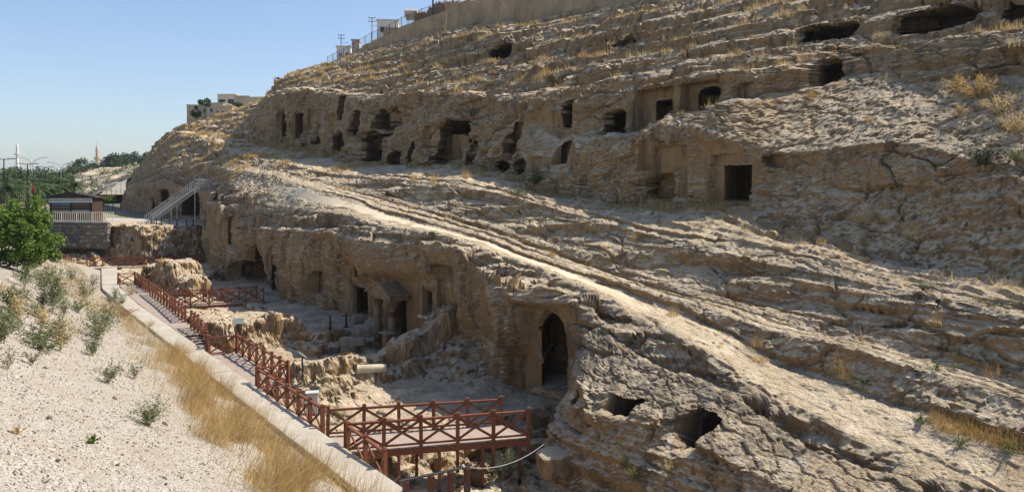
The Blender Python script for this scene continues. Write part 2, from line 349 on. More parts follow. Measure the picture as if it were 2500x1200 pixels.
# stations along the valley, spaced with the distance
S = [-6.0]
while S[-1] < 225:
    s = S[-1]; d = 0.592*22+0.806*max(s, 0)
    ds = 0.0030*d if s > 3 else 0.12
    if 89 < s < 97: ds *= 0.6
    S.append(s+ds)
S = np.array(S); NS = len(S)
def smooth1(v, sig):
    out = v.copy(); step = np.gradient(S)
    k = np.exp(-0.5*(np.arange(-12, 13)/4.0)**2); k /= k.sum()
    return np.convolve(np.pad(v, 12, mode='edge'), k, 'valid')
TT = {}; ZZ = {}
for nm in ORDER:
    a = LN[nm]
    TT[nm] = np.interp(S, a[:, 0], a[:, 1]); ZZ[nm] = np.interp(S, a[:, 0], a[:, 2])
# beyond the two-tier part the middle lines simply divide the one tall cliff
wl = sstep(40.5, 44.5, S)
for nm, f, dt in (('face_foot', 0.1, 0.0), ('face_top', 0.42, -0.1), ('lip', 0.6, 0.05), ('back', 0.75, 0.15)):
    zt = ZZ['H']+f*(ZZ['K']-ZZ['H']); tt = TT['H']+f*(TT['K']-TT['H'])+dt
    ZZ[nm] = ZZ[nm]*(1-wl)+zt*wl; TT[nm] = TT[nm]*(1-wl)+tt*wl
wob = [0.25*perlin(S*0.35, np.full(NS, 3.7*i), np.full(NS, 0.5)) for i in range(len(ORDER))]
for i, nm in enumerate(ORDER):
    TT[nm] = smooth1(TT[nm], 1)+wob[i]*np.clip((S-4)/8, 0, 1)*(0.3 if i > 3 else 1.0); ZZ[nm] = smooth1(ZZ[nm], 1)
# never let a later line fall in front of or under the one before it
for i in range(3, len(ORDER)):
    a, b = ORDER[i-1], ORDER[i]
    TT[b] = np.maximum(TT[b], TT[a]+0.02); ZZ[b] = np.maximum(ZZ[b], ZZ[a]-0.5)
END = sstep(200, 220, S)
for nm in ORDER: ZZ[nm] = ZZ[nm]*(1-END)+(-4.8+12.5*sstep(14, 46, TT[nm]))*END
rowsT = []; rowsZ = []; rowF = []
NR = {'base':70,'mid':80,'brow':34,'path0':34,'scarp1_foot':16,'scarp1_top':34,'scarp2_foot':14,'scarp2_top':44,'cable':16,'scarp3_top':24,'H':34,'face_foot':44,'face_top':56,'lip':26,'back':60,'K':36,'S1f':14,'S1t':24,'M':44,'N':34,'N2':26}
for i in range(len(ORDER)-1):
    a, b = ORDER[i], ORDER[i+1]
    for q in np.arange(NR[a])/NR[a]:
        rowsT.append(TT[a]*(1-q)+TT[b]*q); rowsZ.append(ZZ[a]*(1-q)+ZZ[b]*q); rowF.append(i+q)
rowsT.append(TT['O']); rowsZ.append(ZZ['O']); rowF.append(len(ORDER)-1.0)
for q in (0.6, 1.5, 3, 6, 12, 25, 60): rowsT.append(TT['O']+q); rowsZ.append(ZZ['O']+min(q, 3)*0.05); rowF.append(len(ORDER)-1+q*0.01)
T = np.array(rowsT); Z = np.array(rowsZ); F = np.array(rowF); NRW = len(F)
SS = np.tile(S, (NRW, 1)); FF = np.tile(F[:, None], (1, NS))
# round the corners of the profile a little
for _ in range(3):
    T[1:-1] = T[1:-1]*0.5+(T[:-2]+T[2:])*0.25; Z[1:-1] = Z[1:-1]*0.5+(Z[:-2]+Z[2:])*0.25
def normals(S_, T_, Z_):
    du = np.stack([np.gradient(q, axis=1) for q in (S_, T_, Z_)], -1); dv = np.stack([np.gradient(q, axis=0) for q in (S_, T_, Z_)], -1)
    n = np.cross(dv, du); n /= np.linalg.norm(n, axis=-1)[..., None]+1e-9
    n[n[..., 2]+(-n[..., 1]) < 0] *= -1
    return n
N0 = normals(SS, T, Z)
for _ in range(6):
    N0[1:-1] = N0[1:-1]*0.5+(N0[:-2]+N0[2:])*0.25
N0 /= np.linalg.norm(N0, axis=-1)[..., None]+1e-9
idx = {n: i for i, n in enumerate(ORDER)}
def band(a, b, soft=0.3):
    return sstep(idx[a]-soft, idx[a]+soft, FF)*(1-sstep(idx[b]-soft, idx[b]+soft, FF))
steep = 1-sstep(0.35, 0.75, N0[..., 2])
pth_w = sstep(20, 34, SS)
path = sstep(idx['path0']+0.15+0.3*pth_w, idx['path0']+0.35+0.3*pth_w, FF+0.12*perlin(SS*0.6, T*0.6, Z*0))*(1-sstep(idx['scarp1_foot']-0.12, idx['scarp1_foot']+0.08, FF))*(1-sstep(60, 70, SS))
path *= 0.30+0.70*sstep(18, 27, SS)
path = np.clip(path, 0, 1)
near = np.clip(30.0/(0.592*T+0.806*np.maximum(SS, 1)+8), 0.2, 1)
# treads and risers: the slopes break into irregular steps
wb_, cb_ = worley(SS*0.30+0.35*fbm(SS*0.5, T*0.5, Z*0.5, 2), T*0.42, Z*0.35)
def terrace(Zin, h, k, seed):
    l = (Zin+0.06*SS+0.5*perlin(SS*0.09+seed, T*0.25, Zin*0.1)+0.16*perlin(SS*0.5+seed, T*0.6, Zin*0.2)+0.30*h*(cb_-0.5))/h
    f = l-np.floor(l); return h*(sstep(0.70, 0.97, f)-f)*k
slope = np.clip(band('K', 'O', 0.12)-0.6*band('S1f', 'S1t', 0.1)+0.75*band('scarp1_top', 'scarp2_foot', 0.1)*0+0.5*band('scarp2_top', 'cable', 0.1)+0.8*band('brow', 'path0', 0.15)+0.2*band('scarp3_top', 'face_foot', 0.1)+0.5*band('face_top', 'lip', 0.1)*0, 0, 1)*(1-path)
slope = np.clip(slope+sstep(97, 103, SS)*band('brow', 'O', 0.1), 0, 1)
tz = terrace(Z, 1.45, 1.0, 3.0)*slope*(0.6+0.4*sstep(-0.3, 0.3, perlin(SS*0.12, T*0.3, Z*0.2)))
tz += terrace(Z+tz, 0.42, 0.7, 11.0)*slope*0.6
tz -= 0.30*(1-sstep(0.0, 0.07, wb_))*slope
Z = Z+tz
N0 = normals(SS, T, Z)
for _ in range(5):
    N0[1:-1] = N0[1:-1]*0.5+(N0[:-2]+N0[2:])*0.25
N0 /= np.linalg.norm(N0, axis=-1)[..., None]+1e-9
steep = 1-sstep(0.35, 0.75, N0[..., 2])
# broad shape
disp = 0.60*fbm(SS*0.16, T*0.16, Z*0.2, 3)*(0.3+0.7*steep)
# bedding ledges, sloping gently along the valley
lay = Z+0.05*SS+0.45*perlin(SS*0.11, T*0.2, Z*0.1)
led = perlin(lay*1.25, SS*0.07, T*0.1)+0.5*perlin(lay*3.1+9, SS*0.14, T*0.2)+0.22*perlin(lay*6.7, SS*0.3, T*0.4)
lowcliff = band('base', 'brow', 0.4)*sstep(24, 27, SS)
upcliff = band('H', 'K', 0.3)*sstep(20, 30, SS)
rmask = sstep(32, 24, SS)*band('scarp3_top', 'lip', 0.2)
disp += 0.26*led*(1-0.88*lowcliff-0.5*upcliff)*(1-0.6*rmask)*(0.3+0.7*steep)
# flutes and buttresses down the lower cliff and the cave cliff
fl = fbm(SS*0.42, T*0.15+Z*0.03, Z*0.07, 4, 0.55, True)
bu = perlin(SS*0.17, T*0.05, Z*0.03)
disp += (0.75*lowcliff+0.65*upcliff)*fl+(0.9*lowcliff+0.9*upcliff)*bu
disp += 0.35*(lowcliff+upcliff)*fbm(SS*0.5+3, T*0.5, Z*0.45, 3)
# hummocks, blocks and cracks
disp += 0.17*fbm(SS*0.7, T*0.7, Z*0.9, 5, 0.58)
w1, c1 = worley(SS*0.42+0.3*fbm(SS, T, Z, 2), T*0.42, Z*0.8)
patchy = sstep(-0.25, 0.25, perlin(SS*0.2+5, T*0.2, Z*0.3))
blk = (c1-0.5)*0.50-0.26*(1-sstep(0.0, 0.07, w1))
disp += blk*(1-0.85*lowcliff)*(0.35+0.65*steep)*(0.25+0.75*patchy)
w2, c2 = worley(SS*1.5+0.2*fbm(SS*2, T*2, Z*2, 2), T*1.5, Z*2.2)
disp += ((c2-0.5)*0.13-0.07*(1-sstep(0.0, 0.09, w2)))*(1-0.35*patchy)*(1-0.6*lowcliff)
disp += 0.095*fbm(SS*2.2, T*2.2, Z*2.8, 5, 0.66, True)
pit = fbm(SS*1.3+40, T*1.3, Z*1.6, 3)
disp -= 0.25*sstep(0.30, 0.6, pit)*(1-path)*(0.3+0.7*steep)
# long cut ledges running along the valley
gl = (T+0.30*perlin(SS*0.13, T*0.4, Z*0)+0.10*perlin(SS*0.6, T*0.8, Z*0+4))*1.15; gf = gl-np.floor(gl)
rib = sstep(0.0, 0.12, gf)*(1-0.75*gf)-0.5
ribm = (band('scarp1_foot', 'H', 0.15)+0.55*band('path0', 'scarp1_foot', 0.15)*sstep(26, 19, SS))*(1-sstep(52, 66, SS))*(1-0.95*path)*(0.4+0.6*sstep(-0.3, 0.2, perlin(SS*0.1+7, T*0.5, Z*0)))
disp += 0.36*rib*ribm
disp *= (1-0.80*path)
tre = (band('path0', 'scarp3_top', 0.15)*(1-steep*0.6))*(1-sstep(64, 76, SS))
disp *= (1-0.38*tre)
disp *= (1-0.45*slope*(1-0.5*steep))
disp *= np.where(FF > len(ORDER)-1.02, 0.1, 1.0)
S2 = SS+N0[..., 0]*disp; T2 = T+N0[..., 1]*disp; Z2 = Z+N0[..., 2]*disp
# fissure running down the cave cliff
def groove(pts, w, depth, a, b):
    q = np.array([stz(*p) for p in pts]); q = q[np.argsort(q[:, 2])]
    sc = np.interp(Z2, q[:, 2], q[:, 0]); inside = (Z2 > q[0, 2]-.3)&(Z2 < q[-1, 2]+.3)&(FF > idx[a])&(FF < idx[b])
    return depth*np.exp(-((S2-sc)/w)**2)*inside
T2 += groove([(1290,192,35),(1240,245,32.6),(1190,290,31.9),(1130,345,31.3)], 0.35, 0.9, 'H', 'S1t')
T2 -= groove([(1330,192,35),(1280,245,32.6),(1225,300,31.9),(1160,375,31.3)], 0.7, 0.45, 'H', 'S1t')
# ---------------------------------------------------------------- caves and niches: px, py of the middle, w, h in photo pixels, t of the face, jamb, room depth, kind
CAVES = [
 # lower cliff
 (1351,862,74,205,20.7,0.25,1.4,'arch','base','brow'),(879,738,34,80,20.3,0.5,1.6,'rect','base','brow'),(674,672,46,160,20.6,0.6,3.0,'arch','base','brow'),
 (1078,668,50,52,20.5,0.5,0.0,'arch','base','brow'),(975,785,26,110,20.4,0.5,0.8,'rect','base','brow'),(1054,738,22,56,20.4,0.35,0.3,'rect','base','brow'),(632,640,36,90,20.8,0.5,1.2,'arch','base','brow'),(600,690,40,110,21,0.5,1.5,'arch','base','brow'),(868,665,16,30,20.3,0.5,0.3,'arch','base','brow'),(775,690,22,60,20.2,0.4,0.2,'arch','base','brow'),
 (548,560,24,90,19.6,0.8,0.3,'arch','base','brow'),
 # rock by the bridge
 (1674,1052,84,92,17.3,0.6,2.2,'rough','base','path0'),(1504,992,62,40,17.6,0.5,1.6,'rect','base','path0'),(1408,970,16,20,17.8,0.4,0.6,'arch','base','path0'),
 # caves at the stairs
 (478,500,84,66,24.4,0.8,3.0,'arch','base','path0'),(405,478,28,34,24.9,0.6,2.0,'arch','base','path0'),(372,500,14,40,25,0.5,0.8,'arch','base','path0'),(553,478,18,30,19.6,0.6,0.4,'rect','mid','path0'),(525,475,26,36,19.7,0.6,0.2,'rect','mid','path0'),
 # cave cliff
 (726,307,20,56,31.1,0.5,2.4,'rect','H','K'),(690,300,18,60,31,0.6,1.2,'arch','H','K'),(752,290,12,55,31.2,0.4,0.3,'rect','H','K'),(836,262,14,54,31.6,0.5,1.6,'rect','H','K'),(829,345,26,44,31,0.7,1.6,'arch','H','K'),
 (902,357,32,70,31.2,0.6,2.4,'arch','H','K'),(960,296,34,62,31.6,0.8,2.0,'arch','H','K'),(966,388,24,34,31.1,0.6,1.6,'arch','H','K'),(1100,342,54,92,31.3,0.7,3.0,'rough','H','K'),(1040,345,50,80,31.2,0.5,0.0,'rough','H','K'),
 (1243,342,24,84,31.4,0.7,0.9,'rect','H','K'),(1270,408,24,36,31.0,0.5,1.4,'arch','H','K'),(1222,408,40,26,31.0,0.5,1.2,'rough','H','K'),(1388,277,26,62,31.7,0.7,1.4,'arch','H','K'),(1300,402,44,40,31,0.25,0.0,'rect','H','K'),(1375,370,36,50,31.0,0.5,0.9,'arch','H','K'),(778,300,10,60,31.2,0.35,0.0,'arch','H','K'),(812,300,10,50,31.2,0.3,0.0,'arch','H','K'),
  (775,318,16,60,31.2,0.4,1.2,'arch','H','K'),(865,300,16,56,31.2,0.4,1.0,'arch','H','K'),(1000,372,18,50,31.2,0.4,1.0,'arch','H','K'),(1155,372,20,54,31.2,0.4,1.0,'arch','H','K'),(1060,372,22,60,31.2,0.4,1.2,'arch','H','K'),(930,290,14,44,31.4,0.4,1.0,'arch','H','K'),
 # two-tier part
 (1590,268,92,100,32.1,1.0,0.0,'rect','lip','K'),(1605,278,66,84,33.1,0.5,3.0,'rect','lip','K'),(1506,298,42,66,32,0.6,1.6,'arch','lip','K'),(1706,236,92,74,32.2,0.8,0.0,'rect','lip','K'),(1712,240,62,66,33.4,0.5,2.4,'arch','lip','K'),(1824,222,56,44,32.8,0.55,0.0,'arch','lip','K'),(2016,180,50,64,35,0.8,2.2,'rough','lip','K'),
 (1790,446,66,98,29.5,0.5,2.6,'rect','H','lip'),(1783,440,92,130,29.6,0.35,0.0,'rect','H','lip'),(1612,412,52,110,29.5,0.5,0.0,'rect','H','lip'),(1608,458,60,70,29.5,0.9,0.4,'arch','H','lip'),(1660,385,30,60,29.7,0.2,0.0,'rect','H','lip'),(1575,380,20,80,29.6,0.25,0.0,'rect','H','lip'),
 (1890,395,36,36,30.5,0.4,0.2,'rough','H','lip'),
 # top tier
 (2022,76,128,40,38.8,0.7,2.2,'rough','M','N'),(2278,50,200,60,39.2,0.8,2.6,'rough','M','N'),(2485,30,60,44,39.4,0.6,2.0,'rough','M','N'),(1215,128,56,50,38.8,0.9,2.0,'rough','M','N'),(1515,108,60,24,38,0.5,0.8,'rough','M','N'),
]
# dressed wall faces around the doors
XB = AX[0]*S2+PX[0]*T2; YB = AX[1]*S2+PX[1]*T2
PXB = CXP+FPX*XB/np.maximum(YB, 1); PYB = HOR-FPX*Z2/np.maximum(YB, 1)
for (px, py, w, h, a, b, sm_) in [(1318, 855, 190, 250, 'base', 'brow', 0.92), (1000, 765, 190, 190, 'base', 'brow', 0.85), (880, 735, 90, 110, 'base', 'brow', 0.7), (1775, 430, 170, 170, 'H', 'lip', 0.75), (1640, 262, 260, 130, 'lip', 'K', 0.7), (1620, 420, 110, 150, 'H', 'lip', 0.6), (1320, 350, 150, 150, 'H', 'K', 0.6)]:
    u_ = np.maximum(np.abs(PXB-px)/(w/2), np.abs(PYB-py)/(h/2)); mk = sm_*(1-sstep(0.7, 1.15, u_))*(FF > idx[a]-0.1)*(1-sstep(idx[b]-0.40, idx[b]-0.08, FF))
    T2 = T2*(1-mk)+(T+0.15*disp)*mk; S2 = S2*(1-mk)+SS*mk; Z2 = Z2*(1-mk*0.6)+Z*mk*0.6
jn = fbm(S2*1.6, T2*0.1, Z2*1.6, 3)
jn2 = fbm(S2*1.6+31, T2*0.1, Z2*1.6+7, 3)
Tb, Sb, Zb = T2.copy(), S2.copy(), Z2.copy()
room = np.zeros_like(T2)
XB = AX[0]*Sb+PX[0]*Tb; YB = AX[1]*Sb+PX[1]*Tb
PXB = CXP+FPX*XB/np.maximum(YB, 1); PYB = HOR-FPX*Zb/np.maximum(YB, 1)
for (px, py, w, h, tf, jamb, deep, kind, a, b) in CAVES:
    if deep > 0.9: jamb *= 0.55
    if a == 'H' and b == 'K' and deep > 0.5: w *= 1.05; h *= 1.22
    # find where on the rock face this opening lies
    okr = (FF > idx[a]-0.2)&(FF < idx[b]+0.7)
    dd = np.where(okr, (PXB-px)**2+(PYB-py)**2, 1e9); i0, j0 = np.unravel_index(np.argmin(dd), dd.shape)
    sc = Sb[i0, j0]; tf = Tb[i0, j0]; d_ = YB[i0, j0]
    hw = 0.5*w/abs(FPX*(AX[0]*d_-XB[i0, j0]*AX[1])/d_**2)
    col = (np.abs(PYB[:, j0]-py) < h/2)&(np.abs(np.arange(NRW)-i0) < 220)&(np.abs(Tb[:, j0]-tf) < 3.0)&okr[:, j0]
    zs = Zb[col, j0] if col.sum() > 3 else np.array([Zb[i0, j0]-h/2*d_/FPX, Zb[i0, j0]+h/2*d_/FPX])
    zc = (zs.max()+zs.min())/2; hh = max((zs.max()-zs.min())/2, 0.2)
    if b == 'path0' and d_ < 40: hh *= 1.15; hw *= 0.92
    am = {'rect': 0.10, 'arch': 0.13, 'rough': 0.30}[kind]*min(1.0, hw)
    u = (Sb-sc+am*jn)/hw; v = (Zb-zc+am*jn2)/hh
    ok = (FF > idx[a]-0.1)&(FF < idx[b]+0.6)&(np.abs(Tb-tf) < 2.6)
    if kind == 'rect': r = np.maximum(np.abs(u), np.abs(v))
    elif kind == 'arch': r = np.where(v > 0.35, np.sqrt(u*u+((v-0.35)/0.65)**2), np.maximum(np.abs(u), -v))
    else: r = (np.abs(u)**2.6+np.abs(v)**2.6)**(1/2.6)
    m = (r < 1)&ok
    # the rough edge of the opening is a little worn
    worn = ok&(r >= 1)&(r < 1.25)
    T2 = np.where(worn, T2+0.18*jamb*(1-(r-1)/0.25), T2)
    tfr = np.minimum(np.maximum(Tb, tf-0.4), tf+1.2)
    if kind != 'rough' and a not in ('M',) and b != 'path0': tfr = tf
    T2 = np.where(m, np.maximum(T2, tfr+jamb+0.06*jn), T2)
    if deep > 0:
        deep = deep*1.8 if deep > 0.9 else deep
        m2 = (r < 0.90)&ok
        k = 1.0+deep*1.1/max(hw, 0.4)
        T2 = np.where(m2, tf+jamb+deep+0.25*jn, T2)
        S2 = np.where(m2, sc+(Sb-sc)*min(k, 4.0)+0.2*hw, S2)
        Z2 = np.where(m2&(Zb > zc), Zb+0.35*min(deep, 1.5)*sstep(0, hh, Zb-zc), Z2)
        if b == 'path0' and YB[i0, j0] < 40:
            Z2 = np.where(m2, Zb-1.25*np.clip(0.7-v, 0, 1.3), Z2); T2 = np.where(m2, tf+jamb+2.6+0.2*jn, T2); S2 = np.where(m2, sc+(Sb-sc)*1.25+0.3*hw, S2)
        room = np.where(m2, 1.0, room)
X = AX[0]*S2+PX[0]*T2; Y = AX[1]*S2+PX[1]*T2
hill = np_mesh('hillside', np.stack([X, Y, Z2], -1).reshape(-1, 3), grid_quads(NRW, NS)[:, ::-1])
saltv = np.clip(sstep(-6.3, -8.6, Z2)*1.2+0.75*sstep(30, 16, SS)*band('cable', 'face_foot', 0.6)+0.25, 0, 1)
attr(hill, 'lichen', np.clip(sstep(25, 20, SS)*band('mid', 'path0', 0.25)*1.0+0.8*band('brow', 'path0', 0.3)*sstep(30, 40, SS)+0.35*lowcliff*sstep(-5.5, -3.5, Z2), 0, 1))
attr(hill, 'salt', saltv); attr(hill, 'dust', np.clip(path*(0.55+0.4*sstep(20, 28, SS))*sstep(-0.35, 0.1, perlin(SS*.7, T*.7, Z)+0.25), 0, 1))
flatb = np.clip(sstep(0.8, 0.93, N0[..., 2]), 0, 1)
attr(hill, 'soil', np.clip(flatb*sstep(0.05, 0.4, fbm(SS*0.3, T*0.3, Z*0.3, 3))*(1-path)*0.8+0.9*room*0, 0, 1))
tag(link('hillside', hill, M['rock']), 'terraced limestone hillside cut with rock tombs', None, None, 'structure')
def hill_at(s, t_guess):                          # the surface point nearest (s, t)
    j = int(np.clip(np.searchsorted(S, s), 1, NS-2)); col = Tb[:, j]
    i = int(np.argmin(np.abs(col-t_guess))); return Vector((*st(Sb[i, j], Tb[i, j]), Zb[i, j]))
# ---------------------------------------------------------------- pit floor
def pit_height(s, t):
    n1 = fbm(s*0.35, t*0.35, s*0+2.2, 3); n2 = fbm(s*1.1, t*1.1, s*0+5.1, 4)
    e = 0.55*n1+0.22*n2
    z = -9.55+0.15*n1
    # upper floor beyond the cut step, and the terrace below the cliff
    ed = 44.4+1.2*n1+0.35*n2-0.30*(t-12)
    up = sstep(-0.6, 0.6, s-ed)*sstep(11.0, 11.6, t+0.3*n2)*sstep(16.9, 16.0, t+e*0.6)
    lvl = -8.15-0.65*sstep(49, 54, s)-0.1*(t-12)/4
    lip = 0.55*np.exp(-((s-ed-1.1)/0.9)**2)*(0.6+0.6*sstep(12.5, 15.8, t))
    z = z+(lvl+lip-z)*up
    te = sstep(-0.18, 0.18, s-(41.6+0.3*n2))*sstep(15.9, 16.6, t+0.4*e)
    z = z+(-8.62-z)*te
    st1 = sstep(-0.12, 0.12, s-(40.3+0.25*n2))*sstep(15.4, 15.9, t+0.4*e)*0.42
    z = np.maximum(z, -9.55+st1)
    far = sstep(45.5, 46.5, s)*(1-up)*(1-te)
    z = z+(-9.2-z)*far
    # low rock wall across the pit
    rc = 34.3+0.25*(17-t)*0.3+0.35*n1
    prof = sstep(-1.25, -0.85, s-rc)*0.55+sstep(-0.55, -0.15, s-rc)*0.62
    prof = prof*(1-sstep(0.75, 1.15, s-rc))
    hgt = (0.95+0.18*n2+0.75*sstep(16.8, 18.6, t)+0.9*sstep(18.8, 20.8, t))*sstep(11.9, 12.7, t+0.4*e)
    z = np.maximum(z, -9.6+prof*hgt)
    # a sloping shoulder of rock against the cliff
    sh = np.exp(-((s-33.0)/3.0)**2)*sstep(17.4, 21.2, t+0.5*n1)*2.3*(0.8+0.4*n2)
    z = np.maximum(z, -9.6+sh)
    # rubble bank beside the boardwalk
    rb = np.exp(-((s-32.2)/1.9)**2-((t-12.9)/0.9)**2)*1.15*(0.8+0.6*n2)
    z = np.maximum(z, -9.6+rb)
    # sunk floor under the bridge and bank in front
    # rounded outcrop with a hollow
    for (sc, tc, ra, rb_, hh) in ((70.5, 14.9, 3.6, 2.5, 2.9), (66.3, 15.0, 3.0, 1.7, 1.9), (73.5, 13.6, 2.4, 1.6, 2.3), (61.5, 18.7, 3.5, 0.9, 0.9)):
        q = ((s-sc)/ra)**2+((t-tc)/rb_)**2+0.35*n1+0.15*n2
        hb = hh*(1-sstep(0.25, 1.15, q)); z = np.where(hb > 0.02, np.maximum(z, -9.3+hb), z)
    # ridge leaning on the cliff
    rg = np.exp(-((s-72-0.4*n2)/1.0)**2)*sstep(15.8, 20.2, t)*2.6
    z = np.where(rg > 0.02, np.maximum(z, -9.4+rg), z)
    z = z-1.15*sstep(25.3, 24.1, s+0.3*n2)*(0.95+0.3*n2)
    z = z+0.3*sstep(20.5, 17.5, s)
    # the far end of the pit
    edge = np.interp(t, [6, 9, 12.4, 13.8, 16, 19, 22, 25], [109, 107, 102.5, 97.6, 93.8, 92.8, 92.5, 92.5])+1.0*n1+0.6*n2
    wd = np.interp(t, [6, 12, 16, 22], [1.6, 1.8, 2.0, 1.0])
    cl = sstep(-wd, wd, s-edge); cl = 0.72*cl+0.28*sstep(0.2, 1.0, (s-edge)/wd*0.5+0.5)
    z = z+(-4.42+0.05*n1-z)*cl
    z = z+1.3*sstep(93, 100, s)*sstep(13.5, 11.5, t)*(1-cl)*(0.9+0.6*n2)
    return z, np.clip(cl*4*(1-cl), 0, 1)
PS = [3.0]
while PS[-1] < 112:
    PS.append(PS[-1]+0.0036*(0.592*15+0.806*PS[-1])*(0.45 if PS[-1] > 89 else 1.0))
PS = np.array(PS); PTT = np.linspace(8.9, 25.5, 270)
ps, pt = np.meshgrid(PS, PTT, indexing='ij')
pz, pc = pit_height(ps, pt)
gx = np.abs(np.gradient(pz, axis=0)/np.gradient(ps, axis=0))+np.abs(np.gradient(pz, axis=1)/np.gradient(pt, axis=1))
rough = np.clip(sstep(0.15, 0.8, gx)+0.25*sstep(0, 0.4, perlin(ps*0.3, pt*0.3, pz*0))*1.6, 0.48, 1)
dn = 0.55*fbm(ps*0.8, pt*0.8, pz*0.9, 5, 0.6)+0.10*fbm(ps*2.7, pt*2.7, pz*2.7, 4, 0.6, True)
wv, cv = worley(ps*1.1, pt*1.1, pz*1.3)
dn += (cv-0.5)*0.42-0.10*(1-sstep(0, 0.1, wv))
pz2 = pz+dn*rough*0.8
psd = ps-dn*rough*0.9*sstep(0.3, 1.2, gx); ptd = pt+0.3*rough*fbm(ps*1.2+9, pt*1.2, pz, 3)*sstep(0.3, 1.2, gx)
pm = np_mesh('pit_floor', np.stack([AX[0]*psd+PX[0]*ptd, AX[1]*psd+PX[1]*ptd, pz2], -1).reshape(-1, 3), grid_quads(len(PS), len(PTT))[:, ::-1])
attr(pm, 'salt', 0.55+0*pz); attr(pm, 'dust', np.clip((1-rough)*0.35*sstep(-0.2, 0.3, perlin(ps*0.4, pt*0.4, pz*0+3)), 0, 1)); attr(pm, 'soil', np.clip(sstep(0.5, 0.1, gx)*0.45*sstep(-0.4, 0.15, perlin(ps*0.6, pt*0.6, pz*0+8)), 0, 1))
tag(link('pit_floor', pm, M['rock']), 'excavated rock floor of the pit', None, None, 'structure')
def pit_z(s, t):
    i = int(np.clip(np.searchsorted(PS, s), 0, len(PS)-1)); j = int(np.clip(np.searchsorted(PTT, t), 0, len(PTT)-1))
    return float(pz2[i, j])

def pit_hit(px, py):
    d = 15.0
    while d < 100:
        v = Pd(px, py, d); s, t = to_st(v)
        if v.z <= pit_z(s, t): break
        d += 0.1
    return Vector((v.x, v.y, pit_z(s, t)))
# ---------------------------------------------------------------- gravel slope
def gravel_height(s, t):
    k = np.interp(s, [0, 50, 62, 85, 110], [0.55, 0.55, 0.50, 0.40, 0.36])
    z = -8.80+k*(8.85-t)
    cap = np.interp(s, [0, 30, 54, 66, 110], [-1.6, -2.6, -4.75, -4.75, -4.5])
    z = -np.logaddexp(-z*3.0, -cap*3.0)/3.0
    z = z+(-4.5-z)*sstep(99, 106, s)
    return z
GS = np.concatenate([np.arange(-8, 4, 0.25), 4+np.cumsum(np.linspace(0.05, 0.5, 330))]); GS = GS[GS < 112]
GT = np.linspace(-16, 8.9, 240)
gs, gt = np.meshgrid(GS, GT, indexing='ij')
gt2 = gt+0.0*gs
# beyond the jog of the wall the slope follows its line
tmax = np.interp(GS, [-8, 62, 72, 89.5, 90.6, 112], [8.9, 8.95, 9.1, 11.5, 8.4, 7.6])[:, None]
gt2 = -16+(gt+16)*(tmax+16)/(8.9+16)
gz = gravel_height(gs, gt2-(tmax-8.9))+0.10*fbm(gs*0.35, gt2*0.35, gs*0, 4)+0.03*fbm(gs*2, gt2*2, gs*0, 3)
gm = np_mesh('gravel_slope', np.stack([AX[0]*gs+PX[0]*gt2, AX[1]*gs+PX[1]*gt2, gz], -1).reshape(-1, 3), grid_quads(len(GS), len(GT))[:, ::-1], smooth=True)
k = NT('gravel'); P = k.co()
cell = k.n('TexVoronoi'); k.set(cell.inputs['Vector'], P); cell.inputs['Scale'].default_value = 36.0
cc = k.n('SeparateColor'); k.set(cc.inputs[0], cell.outputs['Color'])
g1 = k.ramp(cc.outputs[0], [(0.0, (0.085, 0.072, 0.06)), (0.25, (0.25, 0.22, 0.18)), (0.55, (0.42, 0.385, 0.335)), (1.0, (0.57, 0.535, 0.48))])
g1 = k.mix(k.ramp(k.noise(0.55, 6, 0.7, None, 0.6), [(0.42, 0.0), (0.68, 0.75)]), g1, (0.31, 0.265, 0.205))
g1 = k.mix(k.ramp(cell.outputs['Distance'], [(0.35, 0.0), (0.7, 0.55)]), g1, (0.33, 0.29, 0.24))
hgt = k.math('SUBTRACT', 1.0, cell.outputs['Distance'])
nr = k.bump(hgt, 0.75, 0.035); nr = k.bump(k.noise(9.0, 4, 0.6), 0.35, 0.06, nr)
M['gravel'] = k.done(g1, 0.95, nr, 0.15)
tag(link('gravel_slope', gm, M['gravel']), 'pale gravel embankment sloping to the concrete wall', None, None, 'structure')
def gravel_z(s, t):
    i = int(np.clip(np.searchsorted(GS, s), 0, len(GS)-1)); j = int(np.argmin(np.abs(gt2[i]-t))); return float(gz[i, j])
def gravel_hit(px, py):                            # where a photo ray meets the slope
    d = 4.0
    while d < 110:
        v = Pd(px, py, d); s, t = to_st(v)
        if v.z <= gravel_z(s, t): break
        d += 0.1
    return Vector((v.x, v.y, gravel_z(s, t)))

